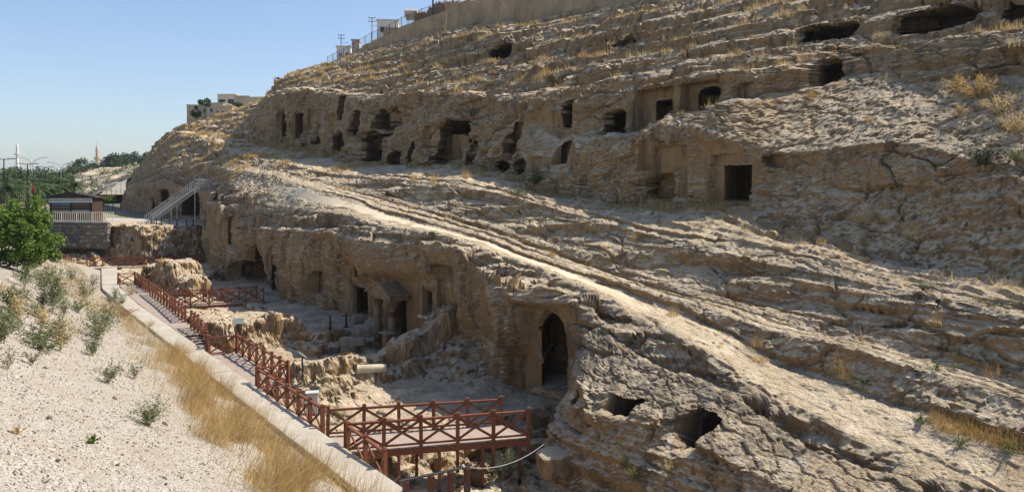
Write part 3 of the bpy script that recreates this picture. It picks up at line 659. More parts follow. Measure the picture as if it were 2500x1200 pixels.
# loose pebbles lying on the slope
rng = np.random.RandomState(3)
def pebbles(n, s0, s1, t0, t1, r0, r1):
    u = rng.rand(n)**2.3; s = s0+(s1-s0)*u; t = t0+(t1-t0)*rng.rand(n)
    i = np.clip(np.searchsorted(GS, s), 1, len(GS)-1); fr = (t-gt2[i, 0])/(gt2[i, -1]-gt2[i, 0]); j = np.clip((fr*(len(GT)-1)).astype(int), 0, len(GT)-2)
    z = gz[i, j]*(1-(fr*(len(GT)-1)-j))+gz[i, j+1]*(fr*(len(GT)-1)-j)
    oct_ = np.array([[1,0,0],[0,1,0],[-1,0,0],[0,-1,0],[0,0,1],[0,0,-1]], float)
    r = (r0+(r1-r0)*rng.rand(n)**2)[:, None, None]
    v = oct_[None]*r*(0.7+0.6*rng.rand(n, 6, 1))*np.array([1.25, 1.0, 0.8])
    a = rng.rand(n)*6.28; ca, sa = np.cos(a)[:, None], np.sin(a)[:, None]
    x = v[..., 0]*ca-v[..., 1]*sa; y = v[..., 0]*sa+v[..., 1]*ca
    tl = (rng.rand(n)-0.5)[:, None]*1.4; zz = v[..., 2]+x*tl
    cx = AX[0]*s+PX[0]*t; cy = AX[1]*s+PX[1]*t
    V = np.stack([x+cx[:, None], y+cy[:, None], zz+(z+r[:, 0, 0]*0.3)[:, None]], -1).reshape(-1, 3)
    tri = np.array([[0,1,4],[1,2,4],[2,3,4],[3,0,4],[1,0,5],[2,1,5],[3,2,5],[0,3,5]])
    return V, (tri[None]+(np.arange(n)*6)[:, None, None]).reshape(-1, 3)
V, Tr = pebbles(70000, 4.0, 70.0, -0.5, 8.7, 0.008, 0.028)
V2, Tr2 = pebbles(420, 4.0, 60.0, -0.5, 8.6, 0.03, 0.085); Tr = np.concatenate([Tr, Tr2+len(V)]); V = np.concatenate([V, V2])
pb = np_mesh('pebbles', V, None, Tr)
attr(pb, 'tone', np.repeat(rng.rand(70420), 6))
k = NT('pebble'); c = k.ramp(k.at('tone'), [(0.0, (0.08, 0.06, 0.05)), (0.3, (0.22, 0.18, 0.14)), (0.65, (0.38, 0.335, 0.275)), (1.0, (0.55, 0.51, 0.45))]); M['pebble'] = k.done(c, 0.9, None, 0.2)
tag(link('loose_pebbles', pb, M['pebble']), 'loose pale pebbles strewn over the gravel embankment', 'gravel', None, 'stuff')

# ---------------------------------------------------------------- plain beyond, to the horizon
k = NT('ground_far')
c = k.mix(k.ramp(k.noise(0.02, 6, 0.65), [(0.35, 0.0), (0.65, 1.0)]), (0.27, 0.22, 0.155), (0.15, 0.16, 0.08))
c = k.mix(k.ramp(k.noise(0.004, 5, 0.6), [(0.45, 0.0), (0.6, 1.0)]), c, (0.30, 0.26, 0.20)); M['ground_far'] = k.done(c, 0.95)
gb = MB()
ring = [(105, -60), (104.3, 8), (98.6, 13.2), (95.5, 16), (101, 26), (240, 30), (900, 900), (6000, 5000), (9000, 0), (6000, -6000), (900, -3000), (105, -600)]
gb.add([W(s, t, -4.47) for s, t in ring], [tuple(range(len(ring)))])
tag(gb.build('ground', M['ground_far']), 'flat ground beyond the pit', None, None, 'structure')
# paved path on the bollard terrace
k = NT('paving'); c = k.mix(k.ramp(k.noise(2.0, 4), [(0.3, 0), (0.7, 1)]), (0.34, 0.31, 0.27), (0.42, 0.39, 0.34)); M['paving'] = k.done(c, 0.9, k.bump(k.noise(20, 3), 0.2, 0.01))
pvb = MB()
pa = [Pz(258, 543, -4.36), Pz(352, 541, -4.36), Pz(420, 546, -4.36), Pz(522, 552, -4.36)]; pb2 = [Pz(258, 531, -4.36), Pz(352, 534, -4.36), Pz(420, 537, -4.36), Pz(528, 543, -4.36)]
for i in range(3): pvb.add([pa[i], pa[i+1], pb2[i+1], pb2[i]], [(0, 1, 2, 3)])
tag(pvb.build('path', M['paving']), 'pale paved path along the terrace edge', None, None, 'structure')

# ---------------------------------------------------------------- concrete wall along the boardwalk
k = NT('concrete'); P = k.co()
c = k.mix(k.ramp(k.noise(0.9, 6, 0.65), [(0.3, 0.0), (0.7, 1.0)]), (0.33, 0.30, 0.245), (0.44, 0.405, 0.345))
c = k.mix(k.ramp(k.noise(5.0, 6, 0.75), [(0.52, 0.0), (0.72, 0.6)]), c, (0.27, 0.245, 0.20))
c = k.mix(k.ramp(k.noise(14.0, 4, 0.7), [(0.62, 0.0), (0.75, 0.6)]), c, (0.52, 0.49, 0.44))
crk = k.vor(0.42, 'DISTANCE_TO_EDGE', k.mix(0.25, P, k.n('TexNoise', Scale=1.5).outputs['Color'], 'ADD'))
c = k.mix(k.ramp(crk, [(0.0, 0.7), (0.006, 0.0)]), c, (0.16, 0.14, 0.12))
M['concrete'] = k.done(c, 0.92, k.bump(k.noise(30, 5, 0.7), 0.35, 0.012), 0.2)
def wall_right(s): return np.interp(s, [0, 60, 72.4, 89.5], [10.0, 10.05, 10.5, 12.7])
def wall_left(s): return np.interp(s, [0, 60, 72.4, 90.3], [8.85, 8.9, 9.15, 11.35])
cw = empty('concrete_wall', W(30, 9.5, -9.6)); tag(cw, 'long low pale concrete wall with a broad flat top beside the boardwalk', 'wall', None, 'thing')
cuts = [1.0, 12.0, 24.0, 35.9, 48.0, 60.0, 66.0, 72.0, 78.0, 84.0, 90.0]
for i in range(len(cuts)-1):
    a, b = cuts[i]+0.012, cuts[i+1]-0.012
    n = 24; ss = np.linspace(a, b, n); vs = []
    zt = -8.58+0.012*math.sin(i*2.1)
    for s in ss:
        w = 0.012*float(perlin(s*1.7, i*3.3, 0.2)); wl_ = float(wall_left(s))+0.02*float(perlin(s*0.9, 5.5, i)); wr_ = float(wall_right(s))+0.012*float(perlin(s*1.1, 9.5, i))
        for t, z in ((wl_, -12.0), (wl_, zt-0.03+w), (wl_+0.03, zt+w), (wr_-0.03, zt+w*0.6), (wr_, zt-0.03+w*0.6), (wr_, -12.0)): vs.append(W(s, t, z)-cw.location)
    m = MB(); fs = []
    for q in range(n-1):
        for e in range(5): x = q*6+e; fs.append((x, x+6, x+7, x+1))
    fs.append((0, 1, 2, 3, 4, 5)); fs.append(tuple((n-1)*6+e for e in (5, 4, 3, 2, 1, 0)))
    m.add(vs, fs); m.build('wall_segment', M['concrete'], cw)
def quad_wall(name, pts, wid, zt, zb, par):         # a wall along a ground polyline
    for a, b in zip(pts[:-1], pts[1:]):
        d = (b-a).normalized(); r = Vector((d.y, -d.x, 0))*wid/2
        m = MB(); m.add([a-r, b-r, b+r, a+r], []);
        vs = [Vector((p.x, p.y, z))-par.location for z in (zb, zt) for p in (a-r, b-r, b+r, a+r)]
        m = MB(); m.add(vs, [(0,3,2,1),(4,5,6,7),(0,1,5,4),(1,2,6,5),(2,3,7,6),(3,0,4,7)]); m.build(name, M['concrete'], par, 0.02)
quad_wall('return_wall', [W(90.7, 12.85, 0), W(92.6, 8.2, 0)], 1.1, -8.565, -12.0, cw)
quad_wall('return_wall', [W(92.6, 8.6, 0), W(118, 7.6, 0)], 1.1, -8.55, -12.0, cw)
# ---------------------------------------------------------------- red-brown timber boardwalk
k = NT('red_timber'); v = k.mapped((1, 1, 1), True)
g = k.noise(14.0, 5, 0.6, k.mapped((4, 4, 1), True))
c = k.mix(k.ramp(g, [(0.3, 0.0), (0.7, 1.0)]), (0.105, 0.028, 0.012), (0.20, 0.058, 0.024))
c = k.mix(k.ramp(k.noise(0.8, 3), [(0.45, 0.0), (0.7, 0.5)]), c, (0.22, 0.09, 0.045))
rv = k.n('ObjectInfo').outputs['Random']
c = k.mix(k.math('MULTIPLY', rv, 0.5), c, (0.19, 0.075, 0.04))
c = k.mix(k.ramp(k.noise(5.0, 6, 0.75), [(0.57, 0.0), (0.72, 0.35)]), c, (0.30, 0.21, 0.15))
M['red_timber'] = k.done(c, 0.65, k.bump(g, 0.2, 0.004), 0.35)
k = NT('deck_timber')
rnd = k.n('ObjectInfo').outputs['Random']
g = k.noise(9.0, 5, 0.65, k.mapped((1, 14, 6), True))
c = k.mix(k.ramp(g, [(0.3, 0.0), (0.75, 1.0)]), (0.27, 0.22, 0.185), (0.43, 0.365, 0.31))
c = k.mix(k.math('MULTIPLY', rnd, 0.45), c, (0.26, 0.18, 0.14))
M['deck_timber'] = k.done(c, 0.8, k.bump(g, 0.3, 0.004), 0.25)
flat('black_steel', (0.02, 0.02, 0.022), 0.5, 0.2, 5)
POST_H, RAIL_Z, BOT_Z = 1.10, 0.96, 0.12
def post_mesh(h, below=0.0, w=0.125):
    m = MB(); m.box((0, 0, (h-below)/2-0.02), (w, w, h+below-0.04), 0)
    m.box((0, 0, h-0.03), (w+0.025, w+0.025, 0.035)); m.box((0, 0, h), (w*0.7, w*0.7, 0.03))
    return m.mesh('post')
_pm = {}
def railing(label, pts, spacing=1.34, below=0.0, group='timber railings of the boardwalk', cat='railing', post_w=0.125):
    """pts: base points of the run; posts at each point and at even steps between them"""
    P0 = Vector(pts[0]); r = empty('railing', P0); tag(r, label, cat, group)
    key = (below, post_w)
    if key not in _pm: _pm[key] = post_mesh(POST_H, below, post_w)
    base = []
    for i in range(len(pts)-1):
        a, b = Vector(pts[i]), Vector(pts[i+1]); n = max(1, round((b-a).length/spacing))
        for q in range(n): base.append(a.lerp(b, q/n))
    base.append(Vector(pts[-1]))
    for i, p in enumerate(base):
        d = (base[min(i+1, len(base)-1)]-base[max(i-1, 0)]); o = link('post', _pm[key], M['red_timber'], r); o.location = p-P0; o.rotation_euler = (random.gauss(0, 0.012), random.gauss(0, 0.012), math.atan2(d.y, d.x)+random.gauss(0, 0.03))
    up = Vector((0, 0, 1))
    for a, b in zip(base[:-1], base[1:]):
        a = a-P0; b = b-P0; d = (b-a).normalized(); side = Vector((-d.y, d.x, 0)).normalized()
        for nm, z, w, h in (('top_rail', RAIL_Z, 0.11, 0.07), ('bottom_rail', BOT_Z, 0.06, 0.06)):
            MB().beam(a+up*z+d*0.048, b+up*z-d*0.048, w, h).build(nm, M['red_timber'], r)
        for s_, (za, zb) in ((0.018, (BOT_Z+0.05, RAIL_Z-0.05)), (-0.018, (RAIL_Z-0.05, BOT_Z+0.05))):
            MB().beam(a+d*0.05+up*za+side*s_, b-d*0.05+up*zb+side*s_, 0.034, 0.085).build('cross_brace', M['red_timber'], r)
    return r
plank_m = MB().box((0, 0, 0), (1, 1, 1)).mesh('plank')
def planks(par, a0, a1, b0, b1, pitch, gap=0.012, th=0.035):
    """boards laid across, from edge line a0-a1 to edge line b0-b1"""
    a0, a1, b0, b1 = map(Vector, (a0, a1, b0, b1)); L = ((a1-a0).length+(b1-b0).length)/2; n = max(1, round(L/pitch))
    for i in range(n):
        q = (i+0.5)/n; p = a0.lerp(a1, q); r = b0.lerp(b1, q); d = r-p
        o = link('plank', plank_m, M['deck_timber'], par); o.location = (p+r)/2-par.location
        o.location.z += random.uniform(-0.002, 0.002)
        o.scale = (d.length, L/n-gap, th); o.rotation_euler = (0, math.atan2(-d.z, math.hypot(d.x, d.y)), math.atan2(d.y, d.x))
random.seed(5)
ZU, ZL = -8.60, -8.95
# upper deck along the wall
def rail_line(s): return float(np.interp(s, [46, 50, 58, 64, 68, 74, 78], [10.95, 11.1, 11.5, 11.7, 11.85, 12.0, 12.1]))
ud = empty('boardwalk', W(60, 10.8, ZU)); tag(ud, 'grey-brown plank boardwalk beside the long concrete wall', 'boardwalk')
secs = [46.0, 50, 54, 58, 62, 66, 70, 74]
for a, b in zip(secs[:-1], secs[1:]):
    wa, wb = float(wall_right(a))+0.02, float(wall_right(b))+0.02
    planks(ud, W(a, wa, ZU), W(b, wb, ZU), W(a, rail_line(a)+0.12, ZU), W(b, rail_line(b)+0.12, ZU), 0.16)
    MB().beam(W(a, rail_line(a)+0.08, ZU-0.11)-ud.location, W(b, rail_line(b)+0.08, ZU-0.11)-ud.location, 0.07, 0.18).build('edge_beam', M['red_timber'], ud)
    MB().beam(W(a, wa+0.12, ZU-0.11)-ud.location, W(b, wb+0.12, ZU-0.11)-ud.location, 0.07, 0.18).build('edge_beam', M['red_timber'], ud)
    for s in (a+0.2, a+2.2): MB().box(W(s, rail_line(s)+0.05, ZU-0.65)-ud.location, (0.1, 0.1, 1.0), 0.63).build('leg', M['black_steel'], ud)
# steps down to the lower platform
sp = empty('timber_steps', W(45.2, 10.5, ZL)); tag(sp, 'short flight of timber steps between the two boardwalk levels', 'steps')
for i in range(3):
    z = ZU-0.02-(i+1)*0.0875; s = 45.75-i*0.36
    MB().beam(W(s, 10.07, z)-sp.location, W(s, 10.98, z)-sp.location, 0.34, 0.04).build('tread', M['deck_timber'], sp)
for t in (10.1, 10.95): MB().beam(W(46.0, t, ZU-0.14)-sp.location, W(44.6, t, ZL-0.14)-sp.location, 0.05, 0.16).build('stringer', M['red_timber'], sp)
# lower platform
lp = empty('platform', W(38, 10.8, ZL)); tag(lp, 'lower plank platform between the steps and the rubble bank', 'platform')
planks(lp, W(33.1, 10.07, ZL), W(41.2, 10.07, ZL), W(33.1, 11.78, ZL), W(41.2, 11.78, ZL), 0.16)
planks(lp, W(41.2, 10.07, ZL), W(44.6, 10.07, ZL), W(41.2, 11.2, ZL), W(44.6, 11.0, ZL), 0.16)
for t in (10.2, 11.72): MB().beam(W(33.1, t, ZL-0.11)-lp.location, W(41.2, t, ZL-0.11)-lp.location, 0.07, 0.18).build('edge_beam', M['red_timber'], lp)
for s in (33.4, 36, 38.6, 41): MB().box(W(s, 11.65, ZL-0.55)-lp.location, (0.1, 0.1, 0.85), 0.63).build('leg', M['black_steel'], lp)
# walkway along the wall between platform and bridge
wk = empty('boardwalk', W(28, 10.4, ZL)); tag(wk, 'narrow plank strip squeezed between concrete wall and rail posts', 'boardwalk')
planks(wk, W(25.9, 10.04, ZL), W(33.1, 10.04, ZL), W(25.9, 10.32, ZL), W(33.1, 10.32, ZL), 0.2)
MB().beam(W(25.9, 10.3, ZL-0.12)-wk.location, W(33.1, 10.3, ZL-0.12)-wk.location, 0.07, 0.2).build('edge_beam', M['red_timber'], wk)
for s in (27, 29.5, 32): MB().box(W(s, 10.28, ZL-0.5)-wk.location, (0.1, 0.1, 0.75), 0.63).build('leg', M['red_timber'], wk)
# railings
railing('timber railing along the upper boardwalk deck, stretch facing the rounded outcrop', [W(73.9, 10.6, ZU), W(73.9, 12.0, ZU), W(66.7, 11.78, ZU)], 1.3)
railing('timber railing along the upper boardwalk deck, stretch ending at the opening before the steps', [W(65.6, 11.75, ZU), W(58, 11.5, ZU), W(50.6, 11.12, ZU)], 1.25)
railing('short sloping timber railing beside the boardwalk steps', [W(48.4, 10.98, ZU), W(46.6, 10.95, ZU), W(44.6, 10.9, ZL), W(41.6, 10.32, ZL)], 1.1)
railing('timber railing around the lower platform, edge facing the rubble bank', [W(41.4, 10.3, ZL), W(41.3, 11.7, ZL), W(33.2, 11.7, ZL), W(33.1, 10.25, ZL)], 1.16)
railing('timber railing running along the concrete wall up to the near bridge', [W(32.9, 10.25, ZL), W(25.7, 10.33, ZL)], 1.3)
BA, BB = W(25.4, 10.4, ZL), W(22.75, 16.2, ZL)          # far edge of the bridge
FA, FB = W(23.5, 10.25, ZL), W(21.0, 16.15, ZL)         # near edge
railing('timber railing on the far edge of the near bridge', [BA, BB], 1.28, 0.35)
railing('timber railing on the near edge of the near bridge, with tall supports', [FA, FB], 1.28, 0.42)
railing('short timber railing stepping down along the concrete wall before the near bridge', [W(23.3, 10.25, ZL), W(20.6, 10.28, ZL-0.12)], 1.35)
br = empty('footbridge', (BA+FB)/2); tag(br, 'wide-plank timber footbridge on posts crossing to the arched doorway', 'footbridge')
pmat = M['deck_timber']
planks(br, FA, FB, BA, BB, 0.235, 0.016, 0.04)
for a, b in ((BA, BB), (FA, FB)):
    MB().beam(a-br.location-Vector((0, 0, 0.13)), b-br.location-Vector((0, 0, 0.13)), 0.07, 0.2).build('edge_beam', M['red_timber'], br)
MB().beam((BA+FA)/2-br.location-Vector((0, 0, 0.13)), (BB+FB)/2-br.location-Vector((0, 0, 0.13)), 0.07, 0.2).build('middle_beam', M['red_timber'], br)
for q in (0.06, 0.28, 0.5, 0.74, 0.95):
    for a, b in ((BA, BB), (FA, FB)):
        p = a.lerp(b, q); s, t = to_st(p); zb = pit_z(s, t)-0.1; h = ZL-0.15-zb
        MB().box(Vector((p.x, p.y, zb+h/2))-br.location, (0.09, 0.09, h), 0.4).build('leg', M['red_timber'] if h > 0.6 else M['black_steel'], br)
        MB().box(Vector((p.x, p.y, zb+0.12))-br.location, (0.1, 0.1, 0.26), 0.4).build('foot', M['black_steel'], br)
    pa, pb_ = BA.lerp(BB, q), FA.lerp(FB, q)
    MB().beam(pa-br.location-Vector((0, 0, 0.26)), pb_-br.location-Vector((0, 0, 0.26)), 0.07, 0.1).build('cross_beam', M['red_timber'], br)
# far footbridge to the tall cave
c0, c1 = W(57.6, 11.7, ZU), W(56.2, 17.9, ZU); e0, e1 = W(59.2, 11.7, ZU), W(57.8, 17.9, ZU)
fb = empty('footbridge', (c0+e1)/2); tag(fb, 'timber footbridge leading to the tall dark cave mouth', 'footbridge')
planks(fb, c0, c1, e0, e1, 0.2); planks(fb, c1, W(55.6, 20.3, ZU), e1, W(57.2, 20.3, ZU), 0.2)
for a, b in ((c0, c1), (e0, e1)):
    MB().beam(a-fb.location-Vector((0, 0, 0.13)), b-fb.location-Vector((0, 0, 0.13)), 0.07, 0.2).build('edge_beam', M['red_timber'], fb)
    for q in (0.1, 0.4, 0.7, 0.98):
        p = a.lerp(b, q); MB().box(p-fb.location-Vector((0, 0, 0.5)), (0.1, 0.1, 0.75), 0.4).build('leg', M['black_steel'], fb)
railing('timber railing on the near edge of the bridge to the tall cave', [c0, c1], 1.24, 0.25)
railing('timber railing on the far edge of the bridge to the tall cave', [e0, e1], 1.24, 0.25)
# far end of the pit
ZF = -8.62
fd = empty('boardwalk', W(90, 15, ZF)); tag(fd, 'far plank walkway below the terrace with the bollards', 'boardwalk')
planks(fd, W(91.0, 13.0, ZF), W(88.6, 21.6, ZF), W(92.3, 13.0, ZF), W(89.9, 21.6, ZF), 0.2)
for q in (0.05, 0.3, 0.55, 0.8): MB().box(W(91.1, 13, ZF-0.5).lerp(W(88.8, 21.4, ZF-0.5), q)-fd.location, (0.1, 0.1, 0.8)).build('leg', M['black_steel'], fd)
railing('timber railing of the far walkway below the bollard terrace, pit side', [W(91.0, 13.1, ZF), W(88.6, 21.5, ZF)], 1.4)
railing('timber railing of the far walkway below the bollard terrace, rock side', [W(92.4, 9.3, ZF), W(92.3, 13.0, ZF), W(89.9, 21.5, ZF)], 1.4)
railing('timber railing climbing along the far stretch of concrete wall', [W(93.4, 8.9, ZF), W(108, 8.4, ZF)], 1.4)
# plain handrail in front of the near bridge, on dark square posts
k = NT('dark_red_timber'); g = k.noise(12.0, 4, 0.6, k.mapped((4, 4, 1), True)); c = k.mix(g, (0.055, 0.018, 0.012), (0.10, 0.035, 0.022)); M['dark_red_timber'] = k.done(c, 0.6, None, 0.3)
hr = empty('handrail', W(19, 11.3, -9.6)); tag(hr, 'low dark handrail on thick square posts below the near bridge', 'handrail')
h0, h1 = Pd(972, 1174, 20.6), Pd(1146, 1137, 22.6)
MB().beam(h0-hr.location, h1-hr.location, 0.10, 0.05).build('top_rail', M['black_steel'], hr, 0.006)
for q in (0.10, 0.44, 0.72, 0.965):
    p = h0.lerp(h1, q); MB().box(Vector((p.x, p.y, p.z-1.33))-hr.location, (0.16, 0.16, 2.6), 0.5).build('post', M['dark_red_timber'], hr, 0.008)
pB = h0.lerp(h1, 0.95); MB().beam(pB-hr.location+Vector((-0.07, -0.12, -0.45)), pB-hr.location+Vector((0.15, -0.2, -0.98)), 0.05, 0.05).build('strut', M['black_steel'], hr)
flat('rope_grey', (0.36, 0.37, 0.37), 0.8, 0.15, 20)
rp = MB(); a = h0.lerp(h1, 0.90)+Vector((0, 0, 0.04)); b = Pd(1328, 1083, 24.4)
pts = [a.lerp(b, q)-Vector((0, 0, 0.32*4*q*(1-q))) for q in np.linspace(0, 1, 14)]
ro = rp.tube([p-a for p in pts], 0.011, 6).build('rope', M['rope_grey']); ro.location = a; tag(ro, 'pale rope slung from the low handrail to the rock', 'rope')
kb = MB().lathe((0, 0, -0.06), [(0.02, 0), (0.06, 0.03), (0.065, 0.08), (0.03, 0.12)], 8).build('knot', M['rope_grey'], ro)
# ---------------------------------------------------------------- things in the pit and on the terrace
flat('carved_stone', (0.22, 0.155, 0.092), 0.9, 0.35, 3.0, 0.15, bump=0.35)
flat('pale_stone', (0.50, 0.43, 0.32), 0.9, 0.25, 3.0, 0.15, bump=0.3)
flat('grey_stone', (0.27, 0.225, 0.17), 0.92, 0.35, 3.0, 0.15, bump=0.4)
flat('galvanised', (0.42, 0.42, 0.40), 0.5, 0.12, 3.0, 0.4, 0.4)
flat('cream_paint', (0.62, 0.58, 0.50), 0.5, 0.1, 3.0, 0.4)
flat('panel_grey', (0.17, 0.19, 0.17), 0.4, 0.15, 4.0, 0.4)
flat('box_grey', (0.46, 0.48, 0.47), 0.45, 0.1, 3.0, 0.4)
def face_hit(px, py, a, b, off=0.0):
    okr = (FF > idx[a]-0.2)&(FF < idx[b]+0.7); dd = np.where(okr, (PXB-px)**2+(PYB-py)**2, 1e9); i, j = np.unravel_index(np.argmin(dd), dd.shape)
    return Sb[i, j], Tb[i, j]+off, Zb[i, j]
def hill_top(s, t, w=0.12):                       # highest point of the rock around (s, t)
    j = int(np.clip(np.searchsorted(S, s), 1, NS-2)); m_ = (np.abs(Tb[:, j]-t) < w)
    return float(Zb[m_, j].max()) if m_.any() else float(hill_at(s, t).z)
RZ = math.atan2(-0.806, 0.592)                     # local x runs towards the near end of the valley, local y into the hill
# columned tomb front
fz = pit_z(40.0, 19.6)
ad = empty('tomb_front', W(39.6, 19.75, fz-0.03), RZ); tag(ad, 'carved tomb front with two columns under a small pediment', 'tomb front', None, 'thing')
def column(x, y, h, band=False):
    m = MB(); m.box((x, y, 0.11), (0.66, 0.66, 0.22)); b = m.build('column_base', M['carved_stone'], ad, 0.02)
    m = MB(); m.lathe((x, y, 0.22), [(0.31, 0), (0.33, 0.06), (0.27, 0.12), (0.285, 0.18), (0.24, 0.24)], 20); m.build('base_moulding', M['carved_stone'], b, smooth=True)
    m = MB(); m.lathe((x, y, 0.44), [(0.225, 0), (0.22, 0.8), (0.21, 1.6), (0.19, h-0.44)], 22); sh = m.build('column_shaft', M['carved_stone'], ad, smooth=True)
    if band: MB().lathe((x, y, h-0.62), [(0.205, 0), (0.205, 0.5)], 22).build('repair_band', M['dark_red_timber'], sh)
    m = MB(); m.lathe((x, y, h), [(0.20, 0), (0.23, 0.03), (0.205, 0.06), (0.23, 0.18), (0.29, 0.34), (0.33, 0.42)], 16)
    for q in range(10):
        a = q*math.pi/5
        for r0, z0, r1, z1 in ((0.22, 0.06, 0.31, 0.22), (0.25, 0.2, 0.37, 0.38)):
            m.beam((x+math.cos(a)*r0, y+math.sin(a)*r0, h+z0), (x+math.cos(a)*r1, y+math.sin(a)*r1, h+z1), 0.11, 0.05)
    cp = m.build('capital', M['carved_stone'], ad); MB().box((x, y, h+0.45), (0.72, 0.72, 0.07)).build('abacus', M['carved_stone'], cp, 0.01)
column(-0.95, 0, 2.62); column(0.95, 0, 2.62, True)
m = MB(); m.box((0, 0.25, 3.23), (2.75, 1.2, 0.16)); m.box((0, 0.22, 3.36), (2.9, 1.3, 0.10)); m.build('entablature', M['carved_stone'], ad, 0.012)
m = MB(); m.add([(-1.55, -0.5, 3.42), (1.55, -0.5, 3.42), (0, -0.5, 4.05), (-1.55, 0.95, 3.42), (1.55, 0.95, 3.42), (0, 0.95, 4.05)], [(0,1,2),(5,4,3),(0,3,4,1),(1,4,5,2),(2,5,3,0)]); pd_ = m.build('pediment', M['carved_stone'], ad)
m = MB(); m.beam((-1.62, -0.42, 3.44), (0, -0.42, 4.11), 0.28, 0.10); m.beam((0, -0.42, 4.11), (1.62, -0.42, 3.44), 0.28, 0.10); m.build('raking_moulding', M['carved_stone'], pd_)
MB().box((1.15, -0.45, 1.33), (0.95, 0.6, 0.09)).build('stone_slab', M['grey_stone'], ad, 0.015)
MB().box((1.15, -0.4, 0.65), (0.6, 0.42, 1.28)).build('pier', M['carved_stone'], ad, 0.02)
# framed niche
fs, ft, fzz = face_hit(1056, 735, 'base', 'brow')
nf = empty('niche_frame', W(fs, ft-0.12, fzz-1.05), RZ); tag(nf, 'carved stone window frame set in the cliff beside the columned tomb front', 'niche frame', None, 'thing')
for x in (-0.78, 0.78):
    MB().box((x, 0, 1.02), (0.40, 0.4, 1.75)).build('jamb', M['carved_stone'], nf, 0.02); MB().box((x*0.82, -0.06, 1.02), (0.12, 0.36, 1.72)).build('fillet', M['carved_stone'], nf, 0.012)
    MB().box((x, -0.03, 0.12), (0.52, 0.5, 0.18)).build('jamb_foot', M['pale_stone'], nf, 0.02)
hd = MB().box((0, 0, 2.12), (2.05, 0.42, 0.46)).build('lintel', M['carved_stone'], nf, 0.02)
MB().lathe((0, 0, 0), [(0.13, -0.02), (0.13, 0.02), (0.05, 0.035)], 12).build('rosette', M['carved_stone'], hd).matrix_local = Matrix.Translation((0, -0.225, 2.14)) @ Matrix.Rotation(math.pi/2, 4, 'X')
MB().box((0, 0.02, 0.10), (1.1, 0.4, 0.16)).build('sill', M['pale_stone'], nf, 0.015)
# lying stones
def stone_block(name, size, seed, mat, rough=0.05, sub=3, sq=5.0):
    bm = bmesh.new(); bmesh.ops.create_icosphere(bm, subdivisions=sub, radius=1.0); co = np.array([v.co[:] for v in bm.verts])
    nn = (np.abs(co)**sq).sum(1)**(1/sq); co = co/nn[:, None]
    n = fbm(co[:, 0]*1.4+seed*7.1, co[:, 1]*1.4, co[:, 2]*1.4, 4); n2 = perlin(co[:, 0]*0.6+seed, co[:, 1]*0.6, co[:, 2]*0.6)
    co = co*(1+rough*2.2*n+rough*2*n2)[:, None]*np.array(size)/2
    for v, c in zip(bm.verts, co): v.co = c
    me = bpy.data.meshes.new(name); bm.to_mesh(me); bm.free(); me.materials.append(mat); return me
def drop(name, me, px, py, z, label, cat, rz=0.0, tilt=0.0, lift=0.0, group=None):
    v = pit_hit(px, py)
    if z == -9.5: v = Pz(px, py, z); v.z = pit_z(*to_st(v))
    o = link(name, me); o.location = v+Vector((0, 0.15, lift)); o.rotation_euler = (tilt, 0, rz); return tag(o, label, cat, group)
cyl = MB().tube([(-0.72, 0, 0), (-0.70, 0, 0), (-0.3, 0, 0), (0.3, 0, 0), (0.70, 0, 0), (0.72, 0, 0)], [0.19, 0.215, 0.212, 0.21, 0.205, 0.18], 18).mesh('column_drum', smooth=False); cyl.materials.append(M['pale_stone'])
drop('fallen_column', cyl, 906, 915, -9.0, 'pale fallen column shaft lying on the low rock wall', 'column', math.radians(12), 0, 0.19)
drop('stone_block', stone_block('blk', (0.95, 0.8, 1.1), 1, M['grey_stone'], 0.04, 3, 6), 848, 862, -9.5, 'upright squared stone stump below the terrace of the columned tomb', 'stone block', 0.4, 0, 0.42)
drop('stone_drum', MB().lathe((0, 0, 0), [(0.36, 0), (0.38, 0.05), (0.37, 0.4), (0.33, 0.44)], 18).mesh('drum'), 876, 862, -9.5, 'round stone drum beside the upright squared stump', 'stone drum', 0, 0, 0.45).data.materials.append(M['grey_stone'])
drop('stone_block', stone_block('blk', (1.3, 0.55, 0.45), 2, M['grey_stone'], 0.04, 3, 6), 812, 846, -9.5, 'long low stone block lying before the terrace step', 'stone block', 0.3, 0, 0.16)
drop('stone_block', stone_block('blk', (0.75, 0.6, 0.62), 3, M['grey_stone'], 0.035, 3, 7), 872, 790, -8.62, 'squared stone block on the terrace near the cave door', 'stone block', 0.5, 0, 0.26)
dm = MB().tube([(-0.2, 0, 0), (-0.18, 0, 0), (0.18, 0, 0), (0.2, 0, 0)], [0.25, 0.3, 0.3, 0.25], 18).mesh('drum'); dm.materials.append(M['grey_stone'])
drop('stone_drum', dm, 893, 790, -8.62, 'stone drum lying on its side by the squared block on the terrace', 'stone drum', 0.7, 0, 0.27)
b0 = link('boulder', stone_block('boulder', (0.98, 0.85, 0.72), 4, M['rock'], 0.05, 4, 7.0)); attr(b0.data, 'salt', np.full(len(b0.data.vertices), 0.5)); attr(b0.data, 'dust', np.zeros(len(b0.data.vertices))); attr(b0.data, 'soil', np.zeros(len(b0.data.vertices)))
_d = 18.0
while _d < 30:
    _v = Pd(1357, 1163, _d); _s, _t = to_st(_v)
    if _v.z <= max(pit_z(_s, _t), hill_top(_s, _t, 0.3) if _t > 15.2 else -99): break
    _d += 0.05
b0.location = _v+Vector((0, 0.35, 0.34)); b0.scale = (_d/21.6,)*3; b0.rotation_euler = (0.05, -0.05, 0.35); tag(b0, 'big squared boulder perched on the rock near the rope', 'boulder')
